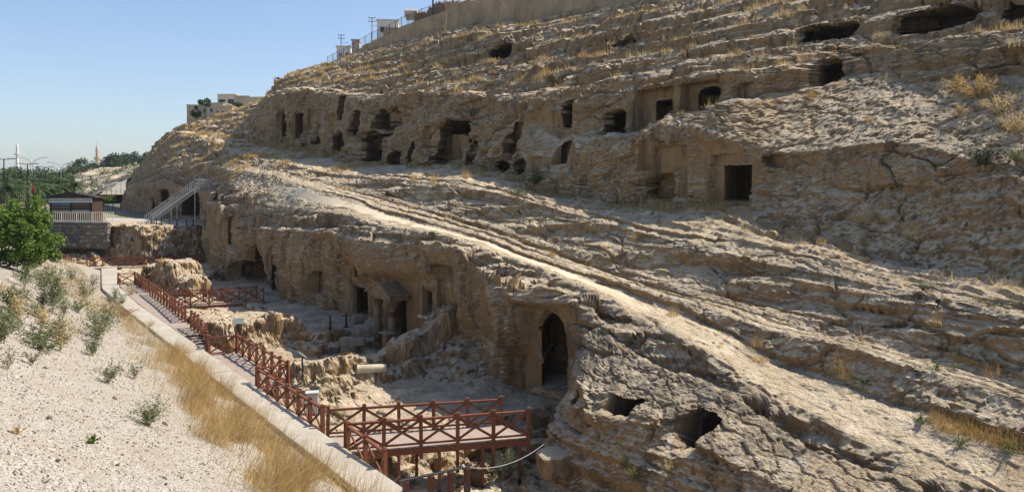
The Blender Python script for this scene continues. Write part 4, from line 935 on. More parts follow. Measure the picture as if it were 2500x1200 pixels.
for i, (px, py, z, sz, lb) in enumerate([(1165, 1185, -10.2, (0.5, 0.4, 0.6), 'small upright pale rock in the weeds under the rope'), (788, 1000, -9.6, (0.5, 0.4, 0.4), 'rubble stone at the corner of the sunken floor'), (632, 795, -8.3, (0.6, 0.5, 0.35), 'flat stone on the sandy upper floor'), (1300, 1120, -10.2, (1.1, 0.9, 0.8), 'rounded rock under the end of the near bridge'), (742, 968, -9.4, (0.45, 0.4, 0.35), 'small round stone below the panel post')]):
    me = stone_block('rock', sz, 20+i, M['rock'], 0.16, 3, 3.4); drop('rock', me, px, py, z, lb, 'rock', i, 0.1, sz[2]*0.25)
# information panels on posts
def info_panel(px, py, z, label, rz, h=1.05):
    v = pit_hit(px, py); s, t = to_st(v); r = empty('information_panel', (v.x, v.y, pit_z(s, t)), rz); tag(r, label, 'information panel')
    m = MB(); m.lathe((0, 0, 0), [(0.10, 0), (0.09, 0.05), (0.045, 0.08), (0.035, h)], 10); m.build('post', M['black_steel'], r)
    p = MB().box((0, 0, 0), (0.62, 0.45, 0.035)).build('board', M['panel_grey'], r, 0.008); p.location = (0, 0, h+0.12); p.rotation_euler = (math.radians(38), 0, 0)
    q = MB().box((0, 0, -0.035), (0.08, 0.35, 0.04)).build('bracket', M['black_steel'], p)
    return r
info_panel(738, 928, -9.3, 'tilted information panel on a black post by the lower platform', 2.0)
info_panel(582, 826, -8.5, 'tilted information panel behind the platform corner, before the cut rock step', 0.15, 0.7)
# electrical cabinet
v = pit_hit(762, 1012); s, t = to_st(v); eb = empty('electrical_cabinet', (v.x, v.y, pit_z(s, t)-0.05), 0.25); tag(eb, 'pale grey electrical cabinet behind the railing near the bridge', 'electrical cabinet')
MB().box((0, 0, 0.55), (0.48, 0.32, 0.85)).build('body', M['box_grey'], eb, 0.01); MB().box((0, 0, 1.0), (0.56, 0.42, 0.05)).build('lid', M['box_grey'], eb, 0.008)
d_ = MB().box((0, -0.17, 0.55), (0.42, 0.015, 0.75)).build('door', M['box_grey'], eb); MB().box((0.16, -0.185, 0.55), (0.03, 0.02, 0.09)).build('handle', M['black_steel'], d_)
# bollards with a chain
def bollard_mesh(h=0.82):
    return MB().lathe((0, 0, 0), [(0.12, 0), (0.12, 0.05), (0.065, 0.09), (0.05, h*0.8), (0.07, h*0.84), (0.045, h*0.9), (0.055, h*0.95), (0.02, h)], 10).mesh('bollard')
bol = bollard_mesh(); bol.materials.append(M['black_steel'])
bp = [Pz(px, py, -4.37) for px, py in ((369, 546), (382, 547), (394, 548), (414, 548.5), (431, 549.5), (455, 550.5), (472, 551.5), (500, 552.5), (530, 548))]
for i, p in enumerate(bp):
    o = link('bollard', bol); o.location = p; tag(o, 'black bollard linked by a chain along the terrace edge below the stairs', 'bollard', 'chained bollards on the terrace')
ch = MB()
for a, b in zip(bp[:-1], bp[1:]): ch.tube([a.lerp(b, q)+Vector((0, 0, 0.66-0.9*q*(1-q)))-bp[0] for q in np.linspace(0, 1, 9)], 0.022, 5)
c_ = ch.build('chain', M['black_steel']); c_.location = bp[0]; tag(c_, 'black chain hanging between the terrace bollards', 'chain')
for px, py in ((806, 803), (845, 800)):
    v = pit_hit(px, py); s, t = to_st(v); o = link('bollard', bol); o.location = (v.x, v.y, pit_z(s, t)); tag(o, 'lone black bollard on the rock terrace near the columned tomb', 'bollard', 'bollards by the columned tomb')
# ---------------------------------------------------------------- rubble retaining wall under the kiosk, each stone its own
wa, wb = Pd(120, 541, 88.5), Pd(262, 541, 86.5); wa.z = wb.z = -4.02
rw = empty('rubble_wall', (wa.x, wa.y, -7.2)); tag(rw, 'rubble stone retaining wall with pale coping below the kiosk fence', 'retaining wall', None, 'thing')
ax = (wb-wa); L = ax.length; ax.normalize(); rzw = math.atan2(ax.y, ax.x); nrm = Vector((ax.y, -ax.x, 0))
flat('mortar', (0.17, 0.155, 0.135), 0.95, 0.25, 2.0, 0.1, bump=0.4)
MB().box((wa+wb)/2-rw.location+Vector((0, 0, -1.55))-nrm*0.25, (L, 0.5, 3.0), rzw).build('wall_core', M['mortar'], rw)
MB().box((wa+wb)/2-rw.location+Vector((0, 0, 0.04))-nrm*0.22, (L+0.1, 0.75, 0.16), rzw).build('coping', M['concrete'], rw, 0.02)
k = NT('wall_stone'); rnd = k.n('ObjectInfo').outputs['Random']
c = k.ramp(rnd, [(0.0, (0.15, 0.125, 0.095)), (0.5, (0.25, 0.20, 0.14)), (1.0, (0.42, 0.33, 0.21))]); c = k.mix(k.ramp(k.noise(3, 5, 0.6, k.co(True)), [(0.4, 0), (0.7, 0.6)]), c, (0.14, 0.125, 0.105)); M['wall_stone'] = k.done(c, 0.95, k.bump(k.noise(8, 4, 0.6, k.co(True)), 0.5, 0.03), 0.1)
sm = [stone_block('stone', (1, 1, 1), 40+i, M['wall_stone'], 0.16, 2, 2.6) for i in range(5)]
random.seed(8); z = -0.28; row = 0
while z > -2.85:
    h = random.uniform(0.36, 0.5); x = -0.2+0.25*(row % 2)
    while x < L:
        w = random.uniform(0.38, 0.85)
        o = link('stone', sm[random.randrange(5)], None, rw); o.location = wa-rw.location+ax*(x+w/2)+Vector((0, 0, z-h/2+random.uniform(-.04, .04)))+nrm*random.uniform(-0.02, 0.05)
        o.scale = (w*0.93, 0.28, h*0.93); o.rotation_euler = (0, random.uniform(-.12, .12), rzw); x += w
    z -= h; row += 1
# fence on the wall
def baluster_fence(name, label, a, b, h, spacing, mat, post_every=12, group=None):
    r = empty(name, a); tag(r, label, 'fence', group); d = b-a; n = round(d.length/spacing)
    MB().tube([(0, 0, h), d+Vector((0, 0, h))], 0.035, 8).build('top_rail', mat, r); MB().tube([(0, 0, 0.14), d+Vector((0, 0, 0.14))], 0.025, 6).build('bottom_rail', mat, r)
    bm_ = MB().box((0, 0, (h+0.14)/2), (0.035, 0.035, h-0.16)).mesh('baluster'); bm_.materials.append(mat)
    pm_ = MB().box((0, 0, h/2), (0.07, 0.07, h+0.02)).mesh('post'); pm_.materials.append(mat)
    for i in range(n+1):
        o = link('post' if i % post_every == 0 or i == n else 'baluster', pm_ if i % post_every == 0 or i == n else bm_, None, r); o.location = d*(i/n)
    return r
fa, fb_ = Pd(113, 538, 88.3), Pd(276, 539, 86.6); fa.z = fb_.z = -3.92
baluster_fence('metal_fence', 'cream metal baluster fence in front of the dark kiosk', fa, fb_, 1.12, 0.26, M['cream_paint'], 8)
# ---------------------------------------------------------------- kiosk
flat('kiosk_wood', (0.04, 0.026, 0.02), 0.65, 0.3, 4.0, 0.3)
flat('kiosk_side', (0.06, 0.034, 0.024), 0.7, 0.3, 4.0, 0.3)
flat('kiosk_roof', (0.045, 0.035, 0.03), 0.8, 0.25, 3.0, 0.2)
flat('sign_white', (0.62, 0.64, 0.63), 0.5, 0.05, 2.0, 0.3)
flat('sign_black', (0.015, 0.015, 0.02), 0.5, 0.1, 2.0, 0.3)
KC = Pd(173, 546, 92.0); KC.z = -4.45
ko = empty('kiosk', KC, math.radians(9)); tag(ko, 'dark wooden visitor kiosk with picture panels and a white sign board', 'kiosk')
KW, KD, KH = 4.9, 3.2, 3.3
MB().box((0, KD/2, KH/2), (KW, KD, KH)).build('wall', M['kiosk_wood'], ko)
for x in np.arange(0.15, KD, 0.3):
    MB().box((KW/2+0.02, x, KH/2), (0.05, 0.26, KH-0.1)).build('side_board', M['kiosk_side'], ko)
m = MB(); e = 0.45
m.add([(-KW/2-e, -e, KH), (KW/2+e, -e, KH), (0, -e, KH+0.62), (-KW/2-e, KD+e, KH), (KW/2+e, KD+e, KH), (0, KD+e, KH+0.62)], [(0,2,1),(3,4,5),(0,1,4,3),(1,2,5,4),(2,0,3,5)])
rf = m.build('roof', M['kiosk_roof'], ko)
m = MB(); m.beam((-KW/2-e-.05, -e, KH+0.02), (0, -e, KH+0.68), 0.1, 0.16); m.beam((0, -e, KH+0.68), (KW/2+e+.05, -e, KH+0.02), 0.1, 0.16); m.build('barge_board', M['kiosk_wood'], rf)
sg = MB().box((0.0, -0.10, KH-0.32), (KW+0.05, 0.08, 0.52)).build('sign_board', M['sign_white'], ko)
tc = bpy.data.curves.new('sign_text', 'FONT'); tc.body = 'ŞANLIURFA BÜYÜKŞEHİR BELEDİYESİ'; tc.size = 0.30; tc.align_x = 'CENTER'; tc.align_y = 'CENTER'; tc.extrude = 0.004; tc.offset = 0.004
to_ = bpy.data.objects.new('sign_text', tc); COL.objects.link(to_); bpy.context.view_layer.update(); tm = bpy.data.meshes.new_from_object(to_.evaluated_get(bpy.context.evaluated_depsgraph_get())); bpy.data.objects.remove(to_); tm.materials.clear(); to = link('lettering', tm, M['sign_black'], sg)
to.rotation_euler = (math.pi/2, 0, 0); to.location = (0.05, -0.147, KH-0.32); to.scale = (0.78, 1, 1)
for i, x in enumerate((-2.25, 2.2)):
    MB().lathe((0, 0, 0), [(0.14, -0.004), (0.14, 0.004)], 12).build('emblem', M['panel_grey'], sg).matrix_local = Matrix.Translation((x, -0.146, KH-0.32)) @ Matrix.Rotation(math.pi/2, 4, 'X')
def picture(name, sky, mid, low, sc):
    k = NT(name); v = k.n('SeparateXYZ'); k.set(v.inputs[0], k.co(True)); n = k.noise(sc, 4, 0.6, k.co(True))
    h = k.math('ADD', v.outputs['Z'], k.math('MULTIPLY', k.math('SUBTRACT', n, 0.5), 0.5))
    c = k.ramp(k.math('ADD', h, 0.5), [(0.30, low), (0.45, mid), (0.56, mid), (0.62, sky)]); M[name] = k.done(c, 0.35, None, 0.4)
picture('picture_one', (0.06, 0.14, 0.24), (0.05, 0.04, 0.03), (0.11, 0.085, 0.05), 2.0); picture('picture_two', (0.08, 0.055, 0.04), (0.085, 0.03, 0.02), (0.04, 0.022, 0.016), 5.0)
picture('picture_three', (0.22, 0.17, 0.11), (0.13, 0.11, 0.09), (0.06, 0.05, 0.04), 2.5); picture('picture_four', (0.18, 0.24, 0.28), (0.24, 0.13, 0.06), (0.10, 0.11, 0.08), 3.0)
for nm, x, z, w, h in (('picture_one', -1.12, 2.32, 2.05, 0.72), ('picture_two', 1.12, 2.32, 2.05, 0.72), ('picture_three', -1.12, 1.52, 2.05, 0.56), ('picture_four', 1.12, 1.52, 2.05, 0.56)):
    o = MB().box((0, 0, 0), (w, 0.04, h)).build('picture_panel', M[nm], ko); o.location = (x, -0.03, z)
MB().box((0, -0.06, 1.93), (KW, 0.1, 0.09)).build('frame_bar', M['kiosk_wood'], ko); MB().box((0, -0.06, 1.7), (0.14, 0.1, 1.9)).build('frame_bar', M['kiosk_wood'], ko)
MB().box((0, -0.2, 0.95), (KW, 0.45, 0.07)).build('counter', M['kiosk_wood'], ko)
# ---------------------------------------------------------------- metal staircase up to the ledge
SA, SB_ = Pd(353, 546, 92.5), Pd(476, 459, 92.0); SA.z = -4.4; SE = Pd(517, 459, 93.0); SE.z = SB_.z
sr = empty('metal_staircase', SA); tag(sr, 'grey metal staircase with baluster railings climbing to the rock ledge', 'staircase')
dep = Vector((0.15, 1.25, 0)); n = 22; d = SB_-SA
for i in range(n):
    p = d*((i+1)/n); MB().box(p+dep/2-Vector((0.1, 0, 0.03)), (0.24, 1.2, 0.03)).build('tread', M['galvanised'], sr)
for off in (Vector((0, 0, 0)), dep):
    MB().beam(off+Vector((0, 0, -0.05)), off+d+Vector((0, 0, -0.05)), 0.06, 0.16).build('stringer', M['galvanised'], sr)
    MB().tube([off+Vector((0, 0, 1.0)), off+d+Vector((0, 0, 1.0))], 0.04, 8).build('handrail', M['galvanised'], sr)
    MB().tube([off+Vector((0, 0, 0.15)), off+d+Vector((0, 0, 0.15))], 0.025, 6).build('lower_rail', M['galvanised'], sr)
    bm_ = MB().box((0, 0, 0.55), (0.036, 0.036, 0.92)).mesh('baluster'); bm_.materials.append(M['galvanised'])
    for i in range(28): o = link('baluster', bm_, None, sr); o.location = off+d*(i/27)
land = SE-SA
m = MB(); m.add([d, land, land+dep, d+dep, d-Vector((0, 0, .1)), land-Vector((0, 0, .1)), land+dep-Vector((0, 0, .1)), d+dep-Vector((0, 0, .1))], [(0,1,2,3),(7,6,5,4),(0,4,5,1),(1,5,6,2),(2,6,7,3),(3,7,4,0)]); m.build('landing', M['galvanised'], sr)
for off in (Vector((0, 0, 0)), dep):
    MB().tube([off+d+Vector((0, 0, 1.05)), off+land+Vector((0, 0, 1.05))], 0.04, 8).build('handrail', M['galvanised'], sr); MB().tube([off+d+Vector((0, 0, 0.12)), off+land+Vector((0, 0, 0.12))], 0.025, 6).build('lower_rail', M['galvanised'], sr)
    for i in range(9): o = link('baluster', bm_, None, sr); o.location = off+d.lerp(land, i/8)+Vector((0, 0, 0.03))
for q, off in ((1.0, Vector((0, 0, 0))), (1.0, dep), (0.53, Vector((0, 0, 0))), (0.53, dep)):
    p = d*q+off; MB().tube([p+Vector((0, 0, -0.1)), (p.x, p.y, -0.05)], 0.055, 8).build('support_post', M['galvanised'], sr)
# ---------------------------------------------------------------- black cables laid over the rock
def cable_on(label, pts, r=0.025, lift=0.05):
    P = [Vector(p)+Vector((0, 0, lift)) for p in pts]; o = MB().tube([p-P[0] for p in P], r, 6).build('cable', M['black_steel']); o.location = P[0]; tag(o, label, 'cable')
def along(name, s0, s1, n, off_t=-0.25, wav=0.12):
    out = []
    for s in np.linspace(s0, s1, n):
        t = float(np.interp(s, S, TT[name]))+off_t+wav*float(perlin(s*0.5, 3.3, 1.1)); out.append(hill_at(s, t))
    return out
cp = []
for s in np.linspace(9.5, 45, 120):
    t = float(np.interp(s, S, TT['cable']))-0.30+0.10*float(perlin(s*0.5, 3.3, 1.1)); cp.append(W(s, t, hill_top(s, t)))
zsm = np.convolve(np.pad([p.z for p in cp], 3, mode='edge'), np.ones(7)/7, 'valid')
for p, z in zip(cp, zsm): p.z = max(p.z-0.04, z)
cable_on('long black cable lying below the tomb cliff across the terraces', cp, 0.016, 0.03)
cp = []
for s in np.linspace(9.0, 26, 80):
    t = float(np.interp(s, S, TT['scarp1_foot']))-0.25+0.15*float(perlin(s*0.6, 8.3, 1.1)); cp.append(W(s, t, hill_top(s, t)))
cable_on('thin black cable lying along the smooth ramp below the first rock step', cp, 0.008, 0.01)
# ---------------------------------------------------------------- the far end of the hill, the town, trees and lamps
FS = np.concatenate([np.linspace(212, 300, 130), np.linspace(302, 620, 110)]); FT = np.concatenate([np.linspace(4, 60, 110), np.linspace(64, 260, 16)])
fs_, ft_ = np.meshgrid(FS, FT, indexing='ij')
fz_ = -4.8+(12.5+0.006*(fs_-212))*sstep(14, 46, ft_+5*fbm(fs_*0.02, ft_*0.02, fs_*0, 2))+1.6*fbm(fs_*0.05, ft_*0.06, fs_*0, 4)*sstep(10, 20, ft_)
l_ = (fz_+0.03*fs_+2.2*fbm(fs_*0.03, ft_*0.05, fs_*0+3, 3))/2.6; f_ = l_-np.floor(l_); fz_ = fz_+2.6*(sstep(0.5, 0.98, f_)-f_)*0.5*sstep(14, 22, ft_)+0.35*fbm(fs_*0.3, ft_*0.3, fz_*0.3, 4)*sstep(12, 18, ft_)
fm = np_mesh('far_slope', np.stack([AX[0]*fs_+PX[0]*ft_, AX[1]*fs_+PX[1]*ft_, fz_], -1).reshape(-1, 3), grid_quads(len(FS), len(FT))[:, ::-1])
attr(fm, 'salt', 0.2+0*fz_); attr(fm, 'dust', 0*fz_); attr(fm, 'soil', np.clip(sstep(0.0, 0.3, fbm(fs_*0.03, ft_*0.08, fs_*0, 3)), 0, 1))
tag(link('far_slope', fm, M['rock']), 'rocky slope continuing beyond the terrace', None, None, 'structure')
rs_ = np.random.RandomState(77); sp_ = []
for q in range(420):
    i_ = rs_.randint(0, len(FS)); j_ = rs_.randint(18, 100); c_ = np.array([AX[0]*FS[i_]+PX[0]*FT[j_], AX[1]*FS[i_]+PX[1]*FT[j_], fz_[i_, j_]]); n_ = 26; sp_.append(c_+rs_.normal(size=(n_, 3))*np.array([0.8, 0.8, 0.4]))
FARSCRUB = np.concatenate(sp_)
fhs = MB(); fx = np.linspace(-3200, 1500, 60)
hm_v = []; 
for yy, zz in ((1900, -6), (2300, 40), (2700, 78), (3300, 95)):
    for x in fx: hm_v.append((x-600, yy+120*float(perlin(x*0.002, yy*0.01, 0.3)), zz*(0.8+0.35*float(perlin(x*0.0016+4, yy*0.001, 1.7)))-4))
fhm = np_mesh('far_hills', np.array(hm_v), grid_quads(4, 60), None, True); tag(link('hills', fhm, M['ground_far']), 'hazy low hills behind the town', None, None, 'structure')

# ---- foliage
def leaf_mat(name, col, var=0.35, trans=0.35):
    k = NT(name); t = k.at('tone')
    c = k.ramp(t, [(0.0, tuple(q*(1-var) for q in col)), (1.0, tuple(q*(1+var) for q in col))])
    k.done(c, 0.6, None, 0.25)
    tr = k.n('BsdfTranslucent'); k.set(tr.inputs[0], k.mix(0.5, c, tuple(min(1, q*1.6) for q in col)))
    mx = k.n('MixShader'); mx.inputs[0].default_value = trans; k.t.links.new(k.b.outputs[0], mx.inputs[1]); k.t.links.new(tr.outputs[0], mx.inputs[2])
    k.t.links.new(mx.outputs[0], k.t.nodes['Material Output'].inputs[0]); M[name] = k.m
leaf_mat('leaf_plane', (0.12, 0.19, 0.035), 0.45, 0.42); leaf_mat('leaf_dark', (0.035, 0.06, 0.025), 0.4, 0.15); leaf_mat('leaf_mid', (0.06, 0.095, 0.032), 0.4, 0.25); leaf_mat('leaf_palm', (0.055, 0.085, 0.028), 0.35, 0.2)
leaf_mat('leaf_weed', (0.10, 0.135, 0.055), 0.45, 0.3); leaf_mat('leaf_greyweed', (0.15, 0.16, 0.085), 0.4, 0.3); leaf_mat('grass_dry', (0.42, 0.28, 0.105), 0.40, 0.3); leaf_mat('grass_straw', (0.46, 0.36, 0.19), 0.40, 0.3); leaf_mat('weed_red', (0.30, 0.10, 0.05), 0.4, 0.3); leaf_mat('flower_yellow', (0.62, 0.50, 0.04), 0.2, 0.3)
flat('bark', (0.12, 0.095, 0.07), 0.95, 0.35, 3.0, 0.1, bump=0.5)
def leaf_cloud(name, pts, size, mat, parent, seed=1, aspect=1.5, tone=None, droop=0.0):
    r = np.random.RandomState(seed); n = len(pts); d = r.normal(size=(n, 3)); d[:, 2] = d[:, 2]*0.6-droop; d /= np.linalg.norm(d, axis=1)[:, None]
    u = np.cross(d, r.normal(size=(n, 3))); u /= np.linalg.norm(u, axis=1)[:, None]
    L = size*(0.6+0.8*r.rand(n))[:, None]; w = L/aspect
    v = np.stack([pts-d*L/2, pts+u*w/2, pts+d*L/2, pts-u*w/2], 1).reshape(-1, 3)
    me = np_mesh(name, v, np.arange(4*n).reshape(-1, 4)); attr(me, 'tone', np.repeat(tone if tone is not None else r.rand(n), 4)); return link(name, me, mat, parent)
tag(leaf_cloud('far_scrub', FARSCRUB, 0.55, M['leaf_mid'], None, 78), 'dark scrub dotted over the far rocky slope', 'scrub', None, 'stuff')
def tree(name, label, base, h, rx, leaves, size, mat, seed, clumps=26, trunk=0.28, low=0.2, rz=None, group=None, cat='tree', lobes=0.75, taper=0.0):
    r = np.random.RandomState(seed); root = empty(name, base); tag(root, label, cat, group)
    rz = rz or h*(1-low)/2; cz = h*low+rz
    cl = []
    while len(cl) < clumps:
        p = r.uniform(-1, 1, 3); q = np.linalg.norm(p)
        if 0.35 < q < 1: cl.append(p*np.array([rx, rx, rz])*(0.72+0.3*r.rand())+np.array([0, 0, cz]))
    cl = np.array(cl); tp = 1+taper*(0.5-(cl[:, 2:3]-cz+rz)/(2*rz))*2; cl[:, :2] *= tp; rad = rx*lobes*(0.35+0.35*r.rand(clumps))
    idc = r.randint(0, clumps, leaves); p = r.normal(size=(leaves, 3)); p /= np.linalg.norm(p, axis=1)[:, None]; p *= (r.rand(leaves)**0.45)[:, None]
    pts = cl[idc]+p*rad[idc][:, None]
    leaf_cloud('crown', pts, size, M[mat], root, seed)
    m = MB(); m.tube([(0, 0, -0.2), (0.02*h, 0, h*low), (0, 0.02*h, h*0.55), (0, 0, h*0.8)], [trunk*0.5, trunk*0.38, trunk*0.24, trunk*0.08], 8)
    for c in cl[:min(9, clumps)]:
        z0 = min(h*(low+0.3*r.rand()), c[2]*0.8); m.tube([(0, 0, z0), tuple(c*np.array([.5, .5, 0])+np.array([0, 0, (z0+c[2])/2+0.05*h])), tuple(c)], [trunk*0.2, trunk*0.13, trunk*0.05], 5)
    m.build('trunk', M['bark'], root); return root
tv = gravel_hit(62, 668)
tree('plane_tree', 'leafy bright green young tree growing on the gravel slope', tv-Vector((0, 0, 0.1)), 6.5, 2.2, 17000, 0.21, 'leaf_plane', 3, 64, 0.22, 0.03, 2.75, None, 'tree', 0.46, 0.42)
v2 = Pd(-25, 560, 52); tree('plane_tree', 'leafy young tree half hidden behind the bright green one', Vector((v2.x, v2.y, gravel_z(*to_st(v2)))), 4.6, 1.7, 5000, 0.2, 'leaf_plane', 13, 26, 0.2, 0.1, 2.1, None, 'tree', 0.62)
# background trees: px, py of the crown top, depth, height, half width
BT = [(172+20, 386, 330, 15, 6.0, 'leaf_mid', 'tall loose grey-green tree left of the tan minaret'), (228, 398, 420, 13, 5.5, 'leaf_dark', 'dark pine standing behind the tan minaret'),
      (275, 378, 330, 12, 5.0, 'leaf_dark', 'dark pine at the left end of the pine group above the boundary wall'), (298, 376, 340, 12, 5.4, 'leaf_dark', 'dark pine in the middle of the pine group above the boundary wall'), (318, 375, 345, 12, 5.0, 'leaf_dark', 'broad dark pine in the pine group above the boundary wall'), (337, 373, 350, 12, 5.0, 'leaf_dark', 'dark pine at the cliff end of the pine group'), (371, 371, 300, 8, 3.4, 'leaf_dark', 'small dark pine beside the overhanging rock nose'), (258, 402, 340, 6, 2.4, 'leaf_dark', 'small dark conifer below the pine group')]
for i, (px, py, d, h, w, mt, lb) in enumerate(BT):
    v = Pd(px, py, d); tree('pine_tree' if mt == 'leaf_dark' else 'park_tree', lb, v-Vector((0, 0, h)), h, w, 2600, 0.85, mt, 50+i, 22, 0.7, 0.25, None, None, 'tree', 0.75)
band_lab = 'green park tree in the row between the lamps and the far town'
for i, (px, py, d, h, w) in enumerate([(30, 412, 260, 8, 5), (52, 415, 250, 8, 5), (75, 416, 240, 8, 5.5), (98, 414, 260, 8, 5.5), (120, 417, 240, 8, 5), (140, 420, 230, 8, 5), (160, 416, 250, 8.5, 5), (5, 420, 230, 8, 5), (118, 433, 170, 6, 4), (88, 436, 160, 6, 3.6), (40, 432, 165, 6, 4), (150, 440, 150, 5, 3), (15, 436, 140, 6, 3.5), (190, 424, 330, 7, 5)]):
    v = Pd(px, py, d); tree('park_tree', band_lab, v-Vector((0, 0, h)), h, w, 1300, 0.75, 'leaf_mid' if i % 3 else 'leaf_dark', 80+i, 16, 0.5, 0.2, None, 'park trees behind the lamps', 'tree', 0.8)
for i, px in enumerate((252, 263, 275)):
    v = Pd(px, 473+(i % 2), 150); tree('street_tree', 'small round clipped tree beside the green fence', Vector((v.x, v.y, -4.5)), 3.2+0.2*(i % 2), 1.0, 900, 0.28, 'leaf_plane', 110+i, 10, 0.12, 0.45, 0.85, 'clipped trees by the green fence', 'tree', 0.9)
# palms
def palm(base, h, seed, label):
    r = random.Random(seed); root = empty('palm_tree', base); tag(root, label, 'palm tree', 'palms around the plaza')
    m = MB(); n = 9; m.tube([(0.1*math.sin(i), 0, h*i/n) for i in range(n+1)], [0.34 if i % 2 else 0.28 for i in range(n+1)], 9); m.build('trunk', M['bark'], root)
    V = []; Q = []; tn = []
    for f in range(34):
        a = r.uniform(0, 6.28); el = r.uniform(-0.5, 1.25); L = r.uniform(2.0, 2.8); pts = []
        for q in range(8):
            s = q/7; e = el-1.5*s*s; pts.append(np.array([math.cos(a)*L*s*math.cos(el*0.6-0.5*s), math.sin(a)*L*s*math.cos(el*0.6-0.5*s), h+L*(math.sin(el)*s-0.55*s*s)]))
        side = np.array([-math.sin(a), math.cos(a), 0])
        for q in range(1, 8):
            p = pts[q]; d = pts[q]-pts[q-1]; 
            for sg in (-1, 1):
                tip = p+side*sg*(0.62*(1-0.6*q/8))+d*0.9+np.array([0, 0, -0.16]); b = len(V); V += [pts[q-1], p, tip]; Q.append((b, b+1, b+2)); tn += [r.random()]*3
    me = np_mesh('fronds', np.array(V), None, np.array(Q)); attr(me, 'tone', np.array(tn)); link('fronds', me, M['leaf_palm'], root); return root
for i, (px, py, d, lb) in enumerate([(6, 452, 116, 'palm at the plaza edge beside the tall lamp'), (40, 456, 112, 'palm standing behind the bright green tree'), (66, 448, 122, 'tall palm beside the lamp post nearest the kiosk'), (92, 460, 118, 'bushy palm just beside the kiosk roof'), (128, 462, 125, 'palm rising behind the kiosk'), (152, 460, 140, 'palm behind the kiosk with drooping fronds'), (182, 450, 150, 'spreading palm at the foot of the far slope'), (24, 462, 100, 'low palm over the plaza hedge')]):
    v = Pd(px, py, d); palm(Vector((v.x, v.y, -4.5)), max(2.2, v.z+4.5), 200+i, lb)
# lamp posts
def t_lamp(px, py, i):
    d = 3.55*FPX/(HOR-py); v = Pd(px, py, d); h = v.z+4.5; r = empty('lamp_post', (v.x, v.y, -4.5), 0.5*math.sin(i)); tag(r, ['slim dark lamp post with flat twin arms, tallest, beside the palms', 'slim dark lamp post with flat twin arms in the row along the promenade'][min(i, 1)], 'lamp post', 'twin-arm lamp posts along the promenade')
    MB().tube([(0, 0, 0), (0, 0, h)], [0.10, 0.06], 8).build('pole', M['black_steel'], r)
    for sg in (-1, 1):
        MB().beam((0, 0, h-0.12), (sg*1.15, 0, h+0.02), 0.10, 0.07).build('arm', M['black_steel'], r)
        MB().box((sg*0.95, 0, h-0.02), (0.85, 0.28, 0.07)).build('lamp_head', M['black_steel'], r)
for i, q in enumerate([(9.5, 387), (67, 399), (110, 407), (145, 414), (179, 419), (201, 426), (223, 430), (244, 434), (260, 437), (272, 439), (283, 447), (295, 443), (308, 445)]): t_lamp(q[0], q[1], i)
def street_lamp(px, py, d, label):
    v = Pd(px, py, d); h = v.z+4.5; r = empty('street_lamp', (v.x, v.y, -4.5)); tag(r, label, 'street lamp')
    MB().tube([(0, 0, 0), (0, 0, h)], [0.09, 0.05], 8).build('pole', M['galvanised'], r)
    for sg in (-1, 1):
        MB().tube([(0, 0, h), (sg*0.5, 0, h+0.8), (sg*1.4, 0, h+1.25), (sg*2.7, 0, h+1.5)], 0.06, 6).build('arm', M['galvanised'], r); MB().box((sg*3.0, 0, h+1.5), (0.8, 0.3, 0.12)).build('lamp_head', M['galvanised'], r)
street_lamp(79, 401, 160, 'tall grey street lamp with two curved arms behind the palms'); street_lamp(149, 411, 180, 'grey street lamp with two curved arms before the park trees')
# minarets
flat('minaret_tan', (0.38, 0.28, 0.19), 0.9, 0.12, 0.3, 0.1, local=True); flat('minaret_white', (0.62, 0.60, 0.57), 0.9, 0.08, 0.3, 0.1, local=True); flat('lead', (0.34, 0.33, 0.33), 0.7, 0.1, 0.3, 0.2)
def minaret(px, ytop, ybal, ybase, d, rpx, mat, label, n=12):
    v = Pd(px, ytop, d); u = d/FPX; zb = -5.0; r = empty('minaret', (v.x, v.y, zb)); tag(r, label, 'minaret'); zt = v.z-zb; z1 = (HOR-ybal)*u-zb; R = rpx*u; zc = zt-(ybal-ytop)*u*0.45
    MB().lathe((0, 0, 0), [(R*1.25, 0), (R*1.2, z1*0.55), (R, z1*0.6), (R*0.95, z1-1.2)], n).build('shaft', mat, r)
    b = MB().lathe((0, 0, 0), [(R*0.95, z1-1.2), (R*1.25, z1-0.8), (R*1.3, z1-0.5), (R*1.75, z1-0.1), (R*1.8, z1+1.0), (R*1.65, z1+1.0), (R*1.6, z1+0.1), (R*0.85, z1+0.1)], n, False).build('balcony', mat, r)
    MB().lathe((0, 0, 0), [(R*0.86, z1), (R*0.82, zc)], n).build('upper_shaft', mat, r)
    MB().lathe((0, 0, 0), [(R*0.98, zc-0.3), (R*0.98, zc+0.3)], n).build('cornice', mat, r)
    s = MB().lathe((0, 0, 0), [(R*0.95, zc+0.3), (R*0.5, zc+(zt-zc)*0.5), (R*0.12, zt-1.0), (0.1, zt)], n).build('spire', M['lead'] if mat == M['minaret_tan'] else mat, r)
    MB().tube([(0, 0, zt-0.2), (0, 0, zt+1.6)], 0.12, 6).build('finial', M['lead'], s)
minaret(237, 350, 388, 425, 480, 4.0, M['minaret_tan'], 'tan stone minaret rising behind the boundary wall')
minaret(42, 346, 377, 425, 760, 3.4, M['minaret_white'], 'slender white minaret above the town'); minaret(75, 387, 398, 415, 1500, 1.6, M['minaret_white'], 'tiny distant minaret on the hazy skyline', 8)
